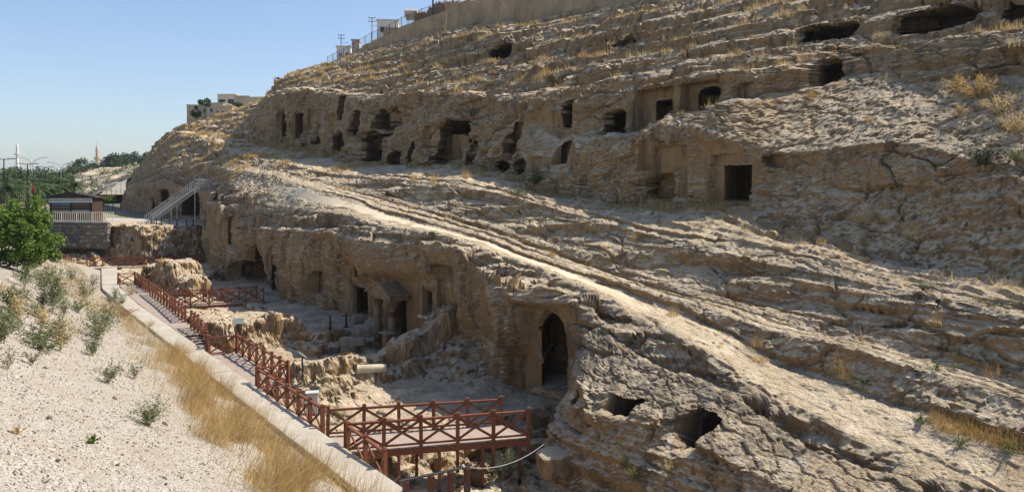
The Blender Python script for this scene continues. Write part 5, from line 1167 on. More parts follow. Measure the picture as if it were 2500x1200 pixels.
# buildings
flat('wall_beige', (0.44, 0.36, 0.26), 0.9, 0.15, 0.5, 0.1); flat('wall_cream', (0.52, 0.45, 0.35), 0.9, 0.12, 0.5, 0.1); flat('wall_white', (0.60, 0.60, 0.58), 0.9, 0.08, 0.5, 0.1); flat('window_dark', (0.02, 0.022, 0.025), 0.25, 0.1, 2, 0.5); flat('window_frame', (0.42, 0.40, 0.36), 0.6, 0.1, 2)
flat('plaster_tan', (0.38, 0.275, 0.17), 0.92, 0.28, 0.6, 0.1, local=False, bump=0.2); flat('green_steel', (0.03, 0.06, 0.05), 0.55, 0.15, 2, 0.3)
def house(px0, px1, ytop, ybase, d, depth, rz, mat, label, wins=(), cat='house', group=None, parapet=0.25, name='house'):
    u = d/FPX; w = (px1-px0)*u; c = Pd((px0+px1)/2, ybase, d); h = (ybase-ytop)*u; r = empty(name, c, rz); tag(r, label, cat, group)
    MB().box((0, depth/2, h/2-1.5), (w, depth, h+3)).build('wall', mat, r); MB().box((0, depth/2, h+0.06), (w+0.3, depth+0.3, 0.16)).build('roof', M['wall_cream'], r)
    for (fx, fz, ww, wh) in wins:
        o = MB().box((fx*w, -0.02, fz*h), (ww+0.16, 0.1, wh+0.16)).build('window', M['window_frame'], r); MB().box((fx*w, -0.06, fz*h), (ww, 0.06, wh)).build('pane', M['window_dark'], o)
    return r
house(457, 506, 257, 304, 176, 8, 0.12, M['wall_beige'], 'tall beige house at the outer end of the hilltop row', [(0.36, 0.72, 0.5, 0.9)])
house(504, 545, 252, 290, 172, 7, -0.05, M['wall_cream'], 'cream house with a plain wall behind the tall beige one', [(-0.2, 0.55, 0.5, 0.8)])
house(522, 566, 259, 288, 163, 6, 0.1, M['wall_beige'], 'low beige house with a small door on the hilltop', [(-0.28, 0.35, 0.5, 1.1), (0.02, 0.35, 0.5, 1.1)])
house(531, 575, 231, 262, 180, 7, 0.0, M['wall_cream'], 'two-storey cream house with two dark windows and rooftop frame', [(-0.25, 0.45, 1.5, 1.0), (0.28, 0.45, 1.7, 1.1)])
house(572, 608, 235, 268, 172, 6, 0.15, M['wall_beige'], 'beige house with a blank wall beside the two-storey one', []); house(604, 648, 238, 262, 164, 6, -0.1, M['wall_cream'], 'low cream house next to the cliff corner', [])
house(921, 972, 50, 110, 118, 7, 0.1, M['wall_white'], 'white box house above the fenced retaining wall', [(-0.25, 0.62, 0.6, 0.8)]); house(822, 856, 114, 160, 132, 6, 0.1, M['wall_white'], 'small white house where the retaining wall begins', [(-0.2, 0.55, 0.5, 0.7), (0.25, 0.55, 0.5, 0.7)])
house(940, 1010, 70, 110, 112, 3, 0.2, M['wall_beige'], 'low beige annex in front of the white box house', []); house(780+79, 780+96, 98, 140, 124, 3, 0.1, M['wall_cream'], 'small cream rooftop block behind the fence', [])
for i, (px, py) in enumerate(((500, 250), (480, 272), (577, 258))):
    v = Pd(px, py, 168); tree('garden_tree', ['small tree on a flat roof of the hilltop houses', 'small tree against the tall beige hilltop house', 'dark bush between the hilltop houses'][i], v-Vector((0, 0, 2.4)), 3.2, 1.3, 700, 0.4, 'leaf_mid', 140+i, 9, 0.15, 0.3)
# boundary wall of the far park and its stubby pillars
bw = empty('boundary_wall', Pd(260, 415, 330)); tag(bw, 'long tan boundary wall under the pines', 'wall', None, 'thing')
pts = [Pd(196, 424, 330), Pd(215, 421, 330), Pd(250, 416, 330), Pd(300, 410, 332), Pd(334, 402, 334)]
for a, b in zip(pts[:-1], pts[1:]): MB().beam(a-bw.location-Vector((0, 0, 1.4)), b-bw.location-Vector((0, 0, 1.4)), 0.6, 3.4).build('wall_panel', M['plaster_tan'], bw)
for q in np.linspace(0.25, 0.97, 8):
    x = q*(len(pts)-1); p = pts[int(x)].lerp(pts[int(x)+1], x-int(x)); MB().box(p-bw.location+Vector((0, 0, 0.6)), (0.9, 0.9, 1.4)).build('pillar', M['plaster_tan'], bw)
house(195, 232, 420, 440, 300, 8, 0, M['plaster_tan'], 'broad tan wall block at the foot of the tan minaret', [], 'building', None, 0.2, 'building')
rb_ = random.Random(4)
for i in range(64):
    px = rb_.uniform(-30, 172); base = 424-10*rb_.random()**1.5; d = 1950+max(0, (424-base))*75; w = rb_.uniform(4, 10); h = rb_.uniform(3.5, 8)
    house(px-w/2, px+w/2, base-h, base, d, 14, rb_.uniform(-.3, .3), M[('wall_white', 'wall_cream', 'wall_white', 'wall_beige')[i % 4]], 'pale flat-roofed house on the far hazy hillside', [(-0.2, 0.55, 2.2, 2.6), (0.22, 0.55, 2.2, 2.6)] if w > 7.5 else [], 'house', 'houses of the far town')
# green park fence and a person beside it
gf0, gf1 = Pz(238, 506, -4.5), Pz(292, 503, -4.5); gf0 = Pd(236, 0, 150); gf1 = Pd(294, 0, 152); gf0.z = gf1.z = -4.5
baluster_fence('metal_fence', 'dark green metal fence at the foot of the far slope', gf0, gf1, 1.6, 0.30, M['green_steel'], 10)
# flag
fl_ = empty('flag', Pd(76, 470, 112)); fl_.location.z = -4.5; tag(fl_, 'red flag with white crescent and star hanging among the palms', 'flag')
flat('flag_red', (0.42, 0.02, 0.02), 0.7, 0.1, 2); flat('flag_white', (0.75, 0.75, 0.75), 0.7, 0.05, 2)
fh = Pd(76, 452, 112).z+4.5; MB().tube([(0, 0, 0), (0, 0, fh+0.2)], 0.04, 6).build('pole', M['galvanised'], fl_)
m = MB(); nx = 8
for i in range(nx+1):
    for z in (0, -0.75): m.v.append(Vector((0.04+0.5*i/nx, 0.06*math.sin(i*1.3), fh+z*1.5)))
m.f = [(2*i, 2*i+2, 2*i+3, 2*i+1) for i in range(nx)]; fc = m.build('cloth', M['flag_red'], fl_)
cr = MB(); a_ = np.linspace(0.7, 5.6, 12); ring_o = [(0.25+0.15*math.cos(q), -0.09, fh-0.5+0.15*math.sin(q)) for q in a_]; ring_i = [(0.28+0.12*math.cos(q), -0.09, fh-0.5+0.12*math.sin(q)) for q in a_]
cr.add(ring_o+ring_i, [(i, i+1, 12+i+1, 12+i) for i in range(11)]); cr.build('crescent', M['flag_white'], fc)
# ---------------------------------------------------------------- retaining wall on the hilltop with its fence
TOPW = [(800, 163, 158), (838, 143, 140), (862, 134, 127), (907, 119, 102), (937, 108, 91), (980, 90, 67), (1030, 70, 47), (1090, 64, 28)]
tw = empty('retaining_wall', Pt(950, 105, 50.4)); tag(tw, 'long tan plastered retaining wall along the top of the hill', 'retaining wall', None, 'thing')
def wall_panels(lst, par, th, tt):
    for (x0, b0_, t0_), (x1, b1_, t1_) in zip(lst[:-1], lst[1:]):
        p0, p1 = Pt(x0, b0_, tt), Pt(x1, b1_, tt); q0, q1 = Pt(x0, t0_, tt), Pt(x1, t1_, tt); n = max(1, int(round((p1-p0).length/3.2)))
        for i in range(n):
            f0, f1 = i/n+0.003, (i+1)/n-0.003; a, b, c, d = p0.lerp(p1, f0), p0.lerp(p1, f1), q0.lerp(q1, f1), q0.lerp(q1, f0); dz = Vector((0, 0, -1.5)); o = Vector((PX[0], PX[1], 0))*th
            zc = (c.z+d.z)/2; c.z = d.z = zc+0.05
            MB().add([p-par.location for p in (a+dz, b+dz, c, d, a+dz+o, b+dz+o, c+o, d+o)], [(0,1,2,3),(5,4,7,6),(0,4,5,1),(1,5,6,2),(2,6,7,3),(3,7,4,0)]).build('wall_panel', M['plaster_tan'], par)
wall_panels(TOPW, tw, 0.35, 50.4); wall_panels([(1091, 64, 9), (1180, 50, -3), (1300, 45, -10), (1400, 28, -14), (1500, 8, -20), (1700, -25, -60)], tw, 0.45, 50.3)
tf_ = empty('metal_fence', Pt(950, 88, 50.6)); tag(tf_, 'dark green mesh fence on top of the hilltop retaining wall', 'fence')
fp = [Pt(x, t_, 50.55) for x, b_, t_ in TOPW]; prev = None
for a, b in zip(fp[:-1], fp[1:]):
    n = max(1, round((b-a).length/2.2))
    for i in range(n):
        p = a.lerp(b, i/n); q = a.lerp(b, (i+1)/n); MB().box(p-tf_.location+Vector((0, 0, 0.75)), (0.07, 0.07, 1.5)).build('post', M['green_steel'], tf_)
        for z in (0.1, 1.4): MB().beam(p-tf_.location+Vector((0, 0, z)), q-tf_.location+Vector((0, 0, z)), 0.04, 0.04).build('rail', M['green_steel'], tf_)
        g_ = MB()
        for e in np.linspace(0.1, 0.9, 7): g_.beam(p.lerp(q, e)-tf_.location+Vector((0, 0, 0.1)), p.lerp(q, e)-tf_.location+Vector((0, 0, 1.4)), 0.015, 0.015)
        g_.build('mesh_panel', M['green_steel'], tf_)
# ruined castle wall, jagged
flat('ruin_stone', (0.27, 0.165, 0.11), 0.95, 0.35, 0.8, 0.1, bump=0.5)
rr = random.Random(6); rc_ = empty('ruined_wall', Pt(1050, 60, 54)); tag(rc_, 'jagged reddish ruined castle wall behind the fence', 'ruin', None, 'thing')
for i, px in enumerate(np.arange(1014, 1108, 4.2)):
    yt = np.interp(px, [1014, 1040, 1052, 1060, 1080, 1108], [27, 24, 10, 1, -2, -8])+rr.uniform(-4, 4); a = Pt(px, 75, 54); u = a.y/FPX; h = (75-yt)*u
    MB().add([(-2.3*u, 0, 0), (2.3*u, 0, 0), (2.3*u, 1.5, 0), (-2.3*u, 1.5, 0), (-2.1*u+rr.uniform(-.1, .1), 0.2, h*0.93), (1.9*u, 0.1, h*0.9), (1.2*u, 1.3, h), (-1.5*u, 1.2, h*0.97)], [(3,2,1,0),(4,5,6,7),(0,1,5,4),(1,2,6,5),(2,3,7,6),(3,0,4,7)]).build('masonry_block', M['ruin_stone'], rc_).location = a-rc_.location
# poles on the skyline
def lattice_pole(px, yb, yt, tt, label):
    a = Pt(px, yb, tt); h = (yb-yt)*a.y/FPX; r = empty('power_pole', a); tag(r, label, 'power pole')
    for sx in (-1, 1): MB().beam((sx*0.16, 0, -0.5), (sx*0.08, 0, h), 0.06, 0.06).build('leg', M['galvanised'], r)
    for i in range(10): s = 1 if i % 2 else -1; w0 = 0.16-0.08*i/10; MB().beam((s*w0, 0, h*i/10), (-s*w0, 0, h*(i+1)/10), 0.04, 0.04).build('lattice_bar', M['galvanised'], r)
    for z in (h-0.15, h-0.7):
        c = MB().beam((-0.55, 0, z), (0.55, 0, z), 0.07, 0.07).build('crossarm', M['black_steel'], r)
        for x in (-0.5, 0.5): MB().lathe((x, 0, z), [(0.04, 0), (0.06, 0.08), (0.03, 0.18)], 6).build('insulator', M['black_steel'], c)
    ar = MB().tube([(0.1, 0, h*0.66), (0.5, 0, h*0.70), (0.8, 0, h*0.70)], 0.03, 5).build('lamp_arm', M['galvanised'], r); MB().box((0.95, 0, h*0.69), (0.4, 0.15, 0.08)).build('lamp_head', M['galvanised'], ar)
lattice_pole(833, 150, 84, 50, 'lattice power pole before the small white hilltop house'); lattice_pole(908, 110, 42, 51, 'lattice power pole beside the white box house')
p_ = Pt(1057, 45, 51); o = empty('light_pole', p_); tag(o, 'plain dark pole in front of the ruined castle wall', 'pole'); MB().tube([(0, 0, -1), (0, 0, 5)], [0.13, 0.10], 8).build('shaft', M['black_steel'], o); MB().box((0, 0, -0.2), (0.3, 0.3, 0.8)).build('base', M['black_steel'], o)
p_ = Pt(1004, 36, 54); tk = empty('water_tank', p_); tag(tk, 'pale water tank lying on a roof behind the fence', 'water tank'); MB().tube([(-1.0, 0, 0.2), (-0.95, 0, 0.2), (0.95, 0, 0.2), (1.0, 0, 0.2)], [0.5, 0.62, 0.62, 0.5], 14).build('barrel', M['wall_cream'], tk); MB().box((0, 0, -0.6), (1.5, 0.9, 0.5)).build('stand', M['wall_beige'], tk)
p_ = Pd(671, 208, 100); sl = empty('floodlight_post', p_); tag(sl, 'small floodlight post on the cliff edge', 'floodlight'); MB().tube([(0, 0, -1.2), (0, 0, 1.0)], 0.05, 6).build('pole', M['black_steel'], sl); MB().beam((0, 0, 1.0), (0.45, 0, 1.05), 0.06, 0.06).build('arm', M['black_steel'], sl); MB().box((0.45, 0, 0.92), (0.3, 0.25, 0.22)).build('lamp_head', M['black_steel'], sl)
# ---------------------------------------------------------------- weeds and grass
def hill_hit(px, py, tol=7):
    dd = (PXB-px)**2+(PYB-py)**2; m = dd < tol*tol
    if not m.any(): i, j = np.unravel_index(np.argmin(dd), dd.shape)
    else:
        yy = np.where(m, YB+dd*0.02, 1e9); i, j = np.unravel_index(np.argmin(yy), yy.shape)
    return Vector((XB[i, j], YB[i, j], Zb[i, j]))
def blades(r, base, n, h, spread, lean=(0, 0), w=0.012, seg=2, curl=0.5, splay=0.55):
    """n blades rising from points around base; returns quads"""
    a = r.rand(n)*6.283; q = np.sqrt(r.rand(n))*spread
    b = np.stack([base[0]+np.cos(a)*q, base[1]+np.sin(a)*q, np.full(n, base[2])], -1)
    return blades_at(r, b, h, lean, w, seg, curl, splay)
def blades_at(r, b, h, lean=(0, 0), w=0.012, seg=2, curl=0.5, splay=0.55):
    n = len(b); a = r.rand(n)*6.283; H = h*(0.45+0.75*r.rand(n)); o = np.abs(r.normal(size=n))*splay
    d = np.stack([np.cos(a)*o+lean[0], np.sin(a)*o+lean[1], np.ones(n)], -1); d /= np.linalg.norm(d, axis=1)[:, None]
    side = np.stack([-np.sin(a*1.7), np.cos(a*1.7), np.zeros(n)], -1)*(w*(0.6+0.8*r.rand(n)))[:, None]
    rows = []
    for k_ in range(seg+1):
        s = k_/seg; p = b+d*(H*s)[:, None]; p[:, 0] += np.cos(a)*H*curl*o*s*s; p[:, 1] += np.sin(a)*H*curl*o*s*s; p[:, 2] -= H*curl*0.5*o*s*s
        f = (1-0.85*s); rows.append(p-side*f); rows.append(p+side*f)
    V = np.stack(rows, 1).reshape(-1, 3); m = 2*(seg+1)
    q = np.concatenate([np.array([[2*k_, 2*k_+1, 2*k_+3, 2*k_+2]]) for k_ in range(seg)])
    Q = (q[None]+(np.arange(n)*m)[:, None, None]).reshape(-1, 4); return V, Q, m
class Grass:
    def __init__(self): self.V = []; self.Q = []; self.T = []; self.n = 0
    def add(self, vqm, tone):
        V, Q, m = vqm; self.V.append(V); self.Q.append(Q+self.n); self.n += len(V); self.T.append(np.repeat(tone, m))
    def build(self, name, mat, parent=None):
        me = np_mesh(name, np.concatenate(self.V), np.concatenate(self.Q)); attr(me, 'tone', np.concatenate(self.T)); return link(name, me, mat, parent)
R = np.random.RandomState(21)
# dry grass bank along the wall
def gz_at(s, t):
    i = np.clip(np.searchsorted(GS, s), 1, len(GS)-1); fr = (t-gt2[i, 0])/(gt2[i, -1]-gt2[i, 0]); j = np.clip((fr*(len(GT)-1)).astype(int), 0, len(GT)-1); return gz[i, j]
def bank(n, s0, s1, prof, h, lean, w, name, label, mat):
    s = s0+(s1-s0)*R.rand(n*3); t = 2+7*R.rand(n*3)
    lo = np.interp(s, *prof[0]); hi = np.interp(s, *prof[1]); x = (t-lo)/(hi-lo)
    dens = np.where((x > 0)&(x < 1), np.minimum(1, 3.0*x*(1.15-x))*(0.03+0.97*sstep(-0.12, 0.32, fbm(s*0.6, t*1.0, s*0, 4))), 0)
    keep = R.rand(n*3) < dens; s = s[keep][:n]; t = t[keep][:n]
    b = np.stack([AX[0]*s+PX[0]*t, AX[1]*s+PX[1]*t, gz_at(s, t)-0.02], -1)
    g = Grass(); hh = h*(0.40+0.85*sstep(-0.3, 0.4, fbm(s*0.5+9, t*0.5, s*0, 2)))
    g.add(blades_at(R, b, hh, lean, w, 3, 0.55, 0.45), np.clip(0.5+0.9*fbm(s*0.8+3, t*0.8, s*0, 3)+0.3*R.normal(size=len(s)), 0, 1)); o = g.build(name, M[mat]); tag(o, label, 'dry grass', None, 'stuff'); return o
lean = (0.30, 0.16)
bank(36000, 13, 41, (([13, 17, 21, 25, 28, 31, 36, 41], [5.0, 4.2, 4.5, 5.0, 5.9, 5.5, 6.7, 7.6]), ([13, 41], [8.8, 8.7])), 1.05, lean, 0.006, 'dry_grass', 'tall feathery dry golden grass bank beside the concrete wall', 'grass_dry')
bank(30000, 14, 60, (([14, 22, 32, 40, 60], [4.2, 3.9, 4.8, 5.8, 7.2]), ([14, 60], [8.8, 8.7])), 0.75, lean, 0.0055, 'straw_grass', 'pale straw grass mixed through the golden bank by the wall', 'grass_straw')
bank(12000, 46, 90, (([46, 60, 75, 90], [3.5, 3.0, 3.0, 6.0]), ([46, 90], [8.8, 8.8])), 0.45, (0.05, 0.05), 0.010, 'straw_grass', 'sparse pale straw grass around the far weeds on the slope', 'grass_straw')
# single weeds on the gravel
def weed(name, label, base, h, w, stems, leaves, lsize, mat, seed, group=None, cat='weed', stem_mat='grass_straw', lean=(0, 0), lw=0.007):
    r = np.random.RandomState(seed); root = empty(name, base); tag(root, label, cat, group); pts = []; g = Grass()
    for q in range(stems):
        a = r.rand()*6.283; o = r.rand()**0.7; L = h*(0.55+0.5*r.rand()); tip = np.array([math.cos(a)*o*w+lean[0]*h, math.sin(a)*o*w+lean[1]*h, L*(1-0.35*o)])
        mid = tip*np.array([0.4, 0.4, 0.6]); P = [np.zeros(3), mid*0.5, mid, (mid+tip)/2, tip]
        for p0, p1 in zip(P[:-1], P[1:]):
            sd = np.cross(p1-p0, r.normal(size=3)); sd = sd/(np.linalg.norm(sd)+1e-9)*lw; g.add((np.array([p0-sd, p0+sd, p1+sd*0.8, p1-sd*0.8]), np.array([[0, 1, 2, 3]]), 4), r.rand(1))
        n = leaves//stems; u = 0.25+0.75*r.rand(n)
        pp = np.where(u[:, None] < 0.5, mid*(u[:, None]/0.5), mid+(tip-mid)*((u[:, None]-0.5)/0.5)); pts.append(pp+r.normal(size=(n, 3))*0.07*h*(0.4+0.6*u[:, None]))
    g.build('stems', M[stem_mat], root); leaf_cloud('leaves', np.concatenate(pts), lsize, M[mat], root, seed+1, 2.4); return root
WD = [ # px, py, h, w, stems, leaves, leaf, material, label
 (128, 770, 1.5, 0.45, 16, 900, 0.09, 'leaf_weed', 'tall slender green weed on the gravel below the leafy tree'),
 (35, 760, 0.9, 0.75, 18, 800, 0.09, 'leaf_greyweed', 'wide grey-green weed at the foot of the leafy tree slope'),
 (205, 735, 1.0, 0.65, 18, 800, 0.08, 'leaf_greyweed', 'bushy olive weed close to the bend of the concrete wall'),
 (238, 825, 0.95, 0.75, 22, 1000, 0.07, 'leaf_weed', 'dense dark green weed beside the reddish weeds'),
 (150, 840, 0.75, 0.6, 16, 600, 0.07, 'leaf_weed', 'low green weed left of the dense dark green one'),
 (265, 935, 0.75, 0.45, 12, 380, 0.055, 'leaf_weed', 'small dark weed at the edge of the dry golden grass'),
 (365, 1040, 0.72, 0.55, 20, 620, 0.05, 'leaf_weed', 'spreading branching green weed alone on the pale gravel before the dry grass'),
 (228, 870, 0.6, 0.5, 12, 350, 0.06, 'leaf_weed', 'yellow-green weed between the dense weed and the dry grass'),
 (80, 890, 0.45, 0.25, 8, 160, 0.05, 'leaf_greyweed', 'small wispy weed alone on the upper gravel'),
 (225, 1083, 0.13, 0.14, 10, 160, 0.06, 'leaf_plane', 'tiny bright green seedling on bare gravel'),
 (330, 925, 0.6, 0.35, 10, 220, 0.05, 'leaf_weed', 'yellow-flowered weed in the golden grass'),
 (300, 775, 0.45, 0.6, 14, 480, 0.06, 'weed_red', 'rusty red low weeds by the concrete wall'),
 (262, 765, 0.4, 0.5, 12, 320, 0.06, 'weed_red', 'rust and green low weed next to the dense dark green weed'),
 (367, 806, 0.42, 0.32, 26, 260, 0.04, 'weed_red', 'round dry brown tumbleweed on the edge of the concrete wall'),
 (450, 872, 0.55, 0.45, 20, 200, 0.04, 'grass_straw', 'dry brown wispy weed overhanging the concrete wall'),
 (48, 1062, 0.16, 0.15, 8, 60, 0.04, 'grass_dry', 'small dead tuft on the open gravel'),
 (60, 700, 0.9, 0.6, 14, 500, 0.09, 'leaf_weed', 'green weed under the leafy tree'), (175, 690, 0.9, 0.5, 14, 500, 0.09, 'leaf_greyweed', 'pale olive weed near the end of the concrete wall'), (110, 700, 0.8, 0.5, 12, 420, 0.09, 'leaf_weed', 'green weed between the tree trunk and the tall slender weed'),
 (225, 700, 0.7, 0.5, 14, 420, 0.08, 'leaf_greyweed', 'straggling olive weed beside the return of the concrete wall'), (145, 740, 0.7, 0.5, 12, 380, 0.08, 'leaf_greyweed', 'grey weed just uphill of the tall slender weed'), (20, 900, 0.5, 0.4, 10, 160, 0.05, 'leaf_greyweed', 'thin grey weed at the brow of the gravel')]
for i, (px, py, h, w, stn, lv, ls, mt, lb) in enumerate(WD):
    b_ = gravel_hit(px, py); f_ = 1.8 if b_.y > 30 else 1.15
    weed('weed', lb, b_, h*f_, w*f_, int(stn*1.3), int(lv*1.7), ls*1.1, mt, 300+i)
for i in range(26):
    px, py = R.uniform(-10, 330), R.uniform(672, 860); b_ = gravel_hit(px, py)
    if px > 130 and py < 700: continue
    k_ = i % 4; weed('weed', ['straggling green weed in the thicket on the slope below the leafy tree', 'pale olive weed in the thicket on the slope below the leafy tree', 'straw-coloured weed in the thicket on the slope below the leafy tree', 'grey-green weed in the thicket on the slope below the leafy tree'][k_], b_, R.uniform(0.6, 1.5), R.uniform(0.4, 0.9), 16, 620, 0.085, ['leaf_weed', 'leaf_greyweed', 'grass_straw', 'leaf_greyweed'][k_], 350+i, 'weeds on the slope below the leafy tree')
fy = gravel_hit(330, 925); o = leaf_cloud('flowers', np.random.RandomState(5).normal(size=(40, 3))*np.array([0.22, 0.22, 0.14])+np.array([0, 0, 0.5]), 0.045, M['flower_yellow'], None, 6, 1.1); o.location = fy; o.name = 'flower_cluster'; tag(o, 'scatter of tiny yellow flowers in the golden grass', 'flowers', None, 'stuff')
# weeds in the pit and on the rock by the bridge
PW = [(1240, 1165, 1.15, 0.55, 22, 1300, 0.06, 'leaf_weed', 'tall leafy green weeds growing under the rope', 'pit'), (1200, 1185, 0.9, 0.4, 14, 700, 0.06, 'leaf_weed', 'leafy green weed beside the low dark handrail', 'pit'), (1275, 1175, 0.8, 0.4, 12, 600, 0.06, 'leaf_weed', 'leafy weed close to the big squared boulder', 'pit'),
 (1525, 1150, 0.8, 0.5, 16, 700, 0.05, 'leaf_weed', 'yellow-green weed on the rock below the small square hole', 'hill'), (1555, 1180, 0.7, 0.45, 14, 600, 0.05, 'leaf_weed', 'yellow-green weed on the rock below the dark round hole', 'hill'), (1630, 1150, 0.5, 0.5, 16, 300, 0.04, 'grass_straw', 'dry straw weed under the dark round hole', 'hill'),
 (825, 1035, 0.9, 0.35, 12, 500, 0.06, 'leaf_weed', 'dark green weed at the corner of the sunken floor', 'pit'), (790, 950, 0.9, 0.3, 10, 350, 0.06, 'leaf_weed', 'green weed on the rubble beside the sunken floor', 'pit'), (680, 848, 0.3, 0.35, 10, 300, 0.05, 'leaf_weed', 'low green weed at the foot of the cut rock step', 'pit'), (855, 912, 0.35, 0.25, 8, 160, 0.05, 'leaf_weed', 'small weed beside the fallen column', 'pit'),
 (470, 752, 0.5, 0.7, 14, 420, 0.08, 'leaf_weed', 'green weeds on the sandy floor before the far bridge', 'pit'), (640, 755, 0.3, 0.5, 10, 240, 0.07, 'leaf_greyweed', 'grey-green weeds near the tall cave', 'pit'), (1010, 1190, 0.4, 0.4, 10, 260, 0.05, 'leaf_weed', 'low green weed under the low dark handrail', 'pit'), (1065, 1150, 0.3, 0.35, 10, 240, 0.05, 'leaf_weed', 'small green weed behind the low dark handrail', 'pit'), (1110, 1195, 0.35, 0.4, 10, 240, 0.05, 'leaf_greyweed', 'greyish weed before the last handrail post', 'pit'), (395, 645, 0.5, 0.9, 20, 400, 0.08, 'grass_dry', 'dry grass tuft on top of the rounded outcrop', 'pit'),
 (200, 590, 0.9, 1.0, 16, 600, 0.14, 'leaf_weed', 'green scrub on the bank below the rubble wall', 'pit'), (235, 575, 0.8, 0.9, 16, 500, 0.14, 'leaf_greyweed', 'grey-green scrub at the end of the rubble wall', 'pit'), (160, 605, 0.8, 1.2, 18, 500, 0.14, 'grass_straw', 'straw weeds on the bank behind the leafy tree', 'pit'), (270, 560, 0.6, 1.0, 16, 400, 0.12, 'grass_dry', 'dry golden weeds on the rocks beside the rubble wall', 'pit')]
HB = [(1310, 455, 1.5, 1.0, 26, 1500, 0.12, 'leaf_weed', 'leafy green shrub at the foot of the cave cliff'), (1265, 480, 0.8, 0.9, 18, 600, 0.10, 'leaf_greyweed', 'grey-green shrub left of the leafy one at the cliff foot'),
 (2390, 245, 1.3, 1.3, 40, 1400, 0.09, 'grass_dry', 'big golden dry shrub above the pale slab'), (2440, 280, 1.2, 1.1, 36, 1200, 0.09, 'grass_straw', 'big straw-coloured shrub beside the golden one'), (2340, 225, 0.9, 0.9, 26, 800, 0.08, 'grass_dry', 'smaller golden shrub at the edge of the pale slab'), (2480, 330, 1.4, 1.0, 36, 1100, 0.09, 'grass_straw', 'tall dry shrub below the big straw one'), (2345, 290, 0.8, 0.6, 20, 600, 0.08, 'grass_straw', 'wispy pale shrub beside the pale slab'), (2400, 415, 1.2, 0.9, 24, 1300, 0.10, 'leaf_dark', 'dark green bush at the end of the tan rock face'), (2490, 400, 1.0, 0.8, 20, 700, 0.10, 'leaf_greyweed', 'grey-green bush above the dark one'),
 (1150, 290, 1.0, 0.8, 20, 700, 0.10, 'leaf_greyweed', 'grey-green bush beside the slanting fissure'), (1195, 212, 0.8, 0.8, 18, 600, 0.10, 'leaf_greyweed', 'pale bush above the slanting fissure'), (1080, 155, 0.9, 1.0, 18, 600, 0.12, 'leaf_weed', 'green bush under the upper overhang'), (930, 135, 0.6, 1.6, 20, 600, 0.12, 'leaf_weed', 'low green scrub on the hilltop slope'), (970, 130, 0.5, 1.2, 16, 400, 0.12, 'leaf_weed', 'short green scrub beside the hilltop dry grass'), (675, 385, 0.7, 1.2, 20, 700, 0.12, 'leaf_weed', 'bright green scrub below the first caves'), (740, 360, 0.8, 0.8, 16, 500, 0.12, 'leaf_dark', 'dark bush beside the first cave door'), (535, 400, 0.8, 0.9, 16, 500, 0.14, 'leaf_weed', 'green bush on the slope above the metal stairs'),
 (2250, 1035, 0.4, 0.4, 14, 500, 0.05, 'leaf_weed', 'green cushion weed at the end of the ramp grass'), (2460, 1105, 0.35, 0.6, 16, 700, 0.05, 'leaf_weed', 'spreading green weed on the ramp below the golden grass'), (2345, 1085, 0.3, 0.4, 12, 400, 0.05, 'leaf_weed', 'small green weed under the golden ramp grass'), (2110, 940, 0.3, 0.4, 10, 300, 0.05, 'leaf_weed', 'green weed beside the golden tuft at the rock step'), (2250, 710, 0.4, 0.8, 12, 400, 0.06, 'leaf_dark', 'dark weed along the long cable'), (2430, 750, 0.5, 0.9, 14, 500, 0.06, 'leaf_dark', 'dark scrub at the end of the long cable'), (2285, 905, 0.35, 0.4, 10, 260, 0.05, 'leaf_weed', 'green weed on the second rock step'), (2330, 900, 0.3, 0.3, 10, 220, 0.05, 'leaf_weed', 'small green weed next to another on the second rock step'), (1905, 185, 0.6, 0.4, 14, 300, 0.07, 'grass_straw', 'pale wispy stalks above the dark square cave'), (800, 158, 0.6, 1.0, 16, 400, 0.14, 'leaf_weed', 'green scrub on the skyline where the retaining wall starts')]
for i, (px, py, h, w, stn, lv, ls, mt, lb, wh) in enumerate(PW): weed('weed', lb, pit_hit(px, py) if wh == 'pit' else hill_hit(px, py), h, w, stn, lv, ls, mt, 400+i)
for i, (px, py, h, w, stn, lv, ls, mt, lb) in enumerate(HB): weed('shrub', lb, hill_hit(px, py), h, w, stn, lv, ls, mt, 500+i, None, 'shrub')
# dry grass growing along the ledges
ledge = np.zeros_like(FF)
for nm, wdt, am in (('H', 0.45, 0.75), ('S1f', 0.35, 0.9), ('S1t', 0.5, 0.5), ('M', 0.35, 1.0), ('back', 0.20, 0.6), ('lip', 0.25, 0.4), ('N', 0.3, 0.5), ('O', 0.2, 0.5), ('N2', 0.3, 0.4), ('scarp2_foot', 0.10, 0.16), ('scarp1_foot', 0.06, 0.12)):
    ledge = np.maximum(ledge, am*np.exp(-((FF-idx[nm]+0.12)/(wdt*0.45))**2))
ledge = np.maximum(ledge, 0.8*sstep(60, 75, SS)*band('path0', 'K', 0.1)*sstep(0.05, 0.35, fbm(SS*0.16, T*0.3, Z*0.2, 3)))
N1 = normals(Sb, Tb, Zb)
area = np.gradient(Sb, axis=1)*np.hypot(np.gradient(Tb, axis=0), np.gradient(Zb, axis=0))
wgt = ledge*sstep(0.45, 0.8, N1[..., 2])*sstep(-0.25, 0.35, fbm(SS*0.22+7, T*0.5, Z*0.3, 3))*np.abs(area)*(1-path)*(SS < 190)*(SS > 6)*(room < 0.5)*(FF < idx['O']+0.05)
wgt[np.abs(T2-Tb) > 0.1] = 0
cw_ = np.cumsum(wgt.ravel()); pick = np.searchsorted(cw_, R.rand(8500)*cw_[-1]); pick = np.clip(pick, 0, FF.size-1)
gA, gB = Grass(), Grass()
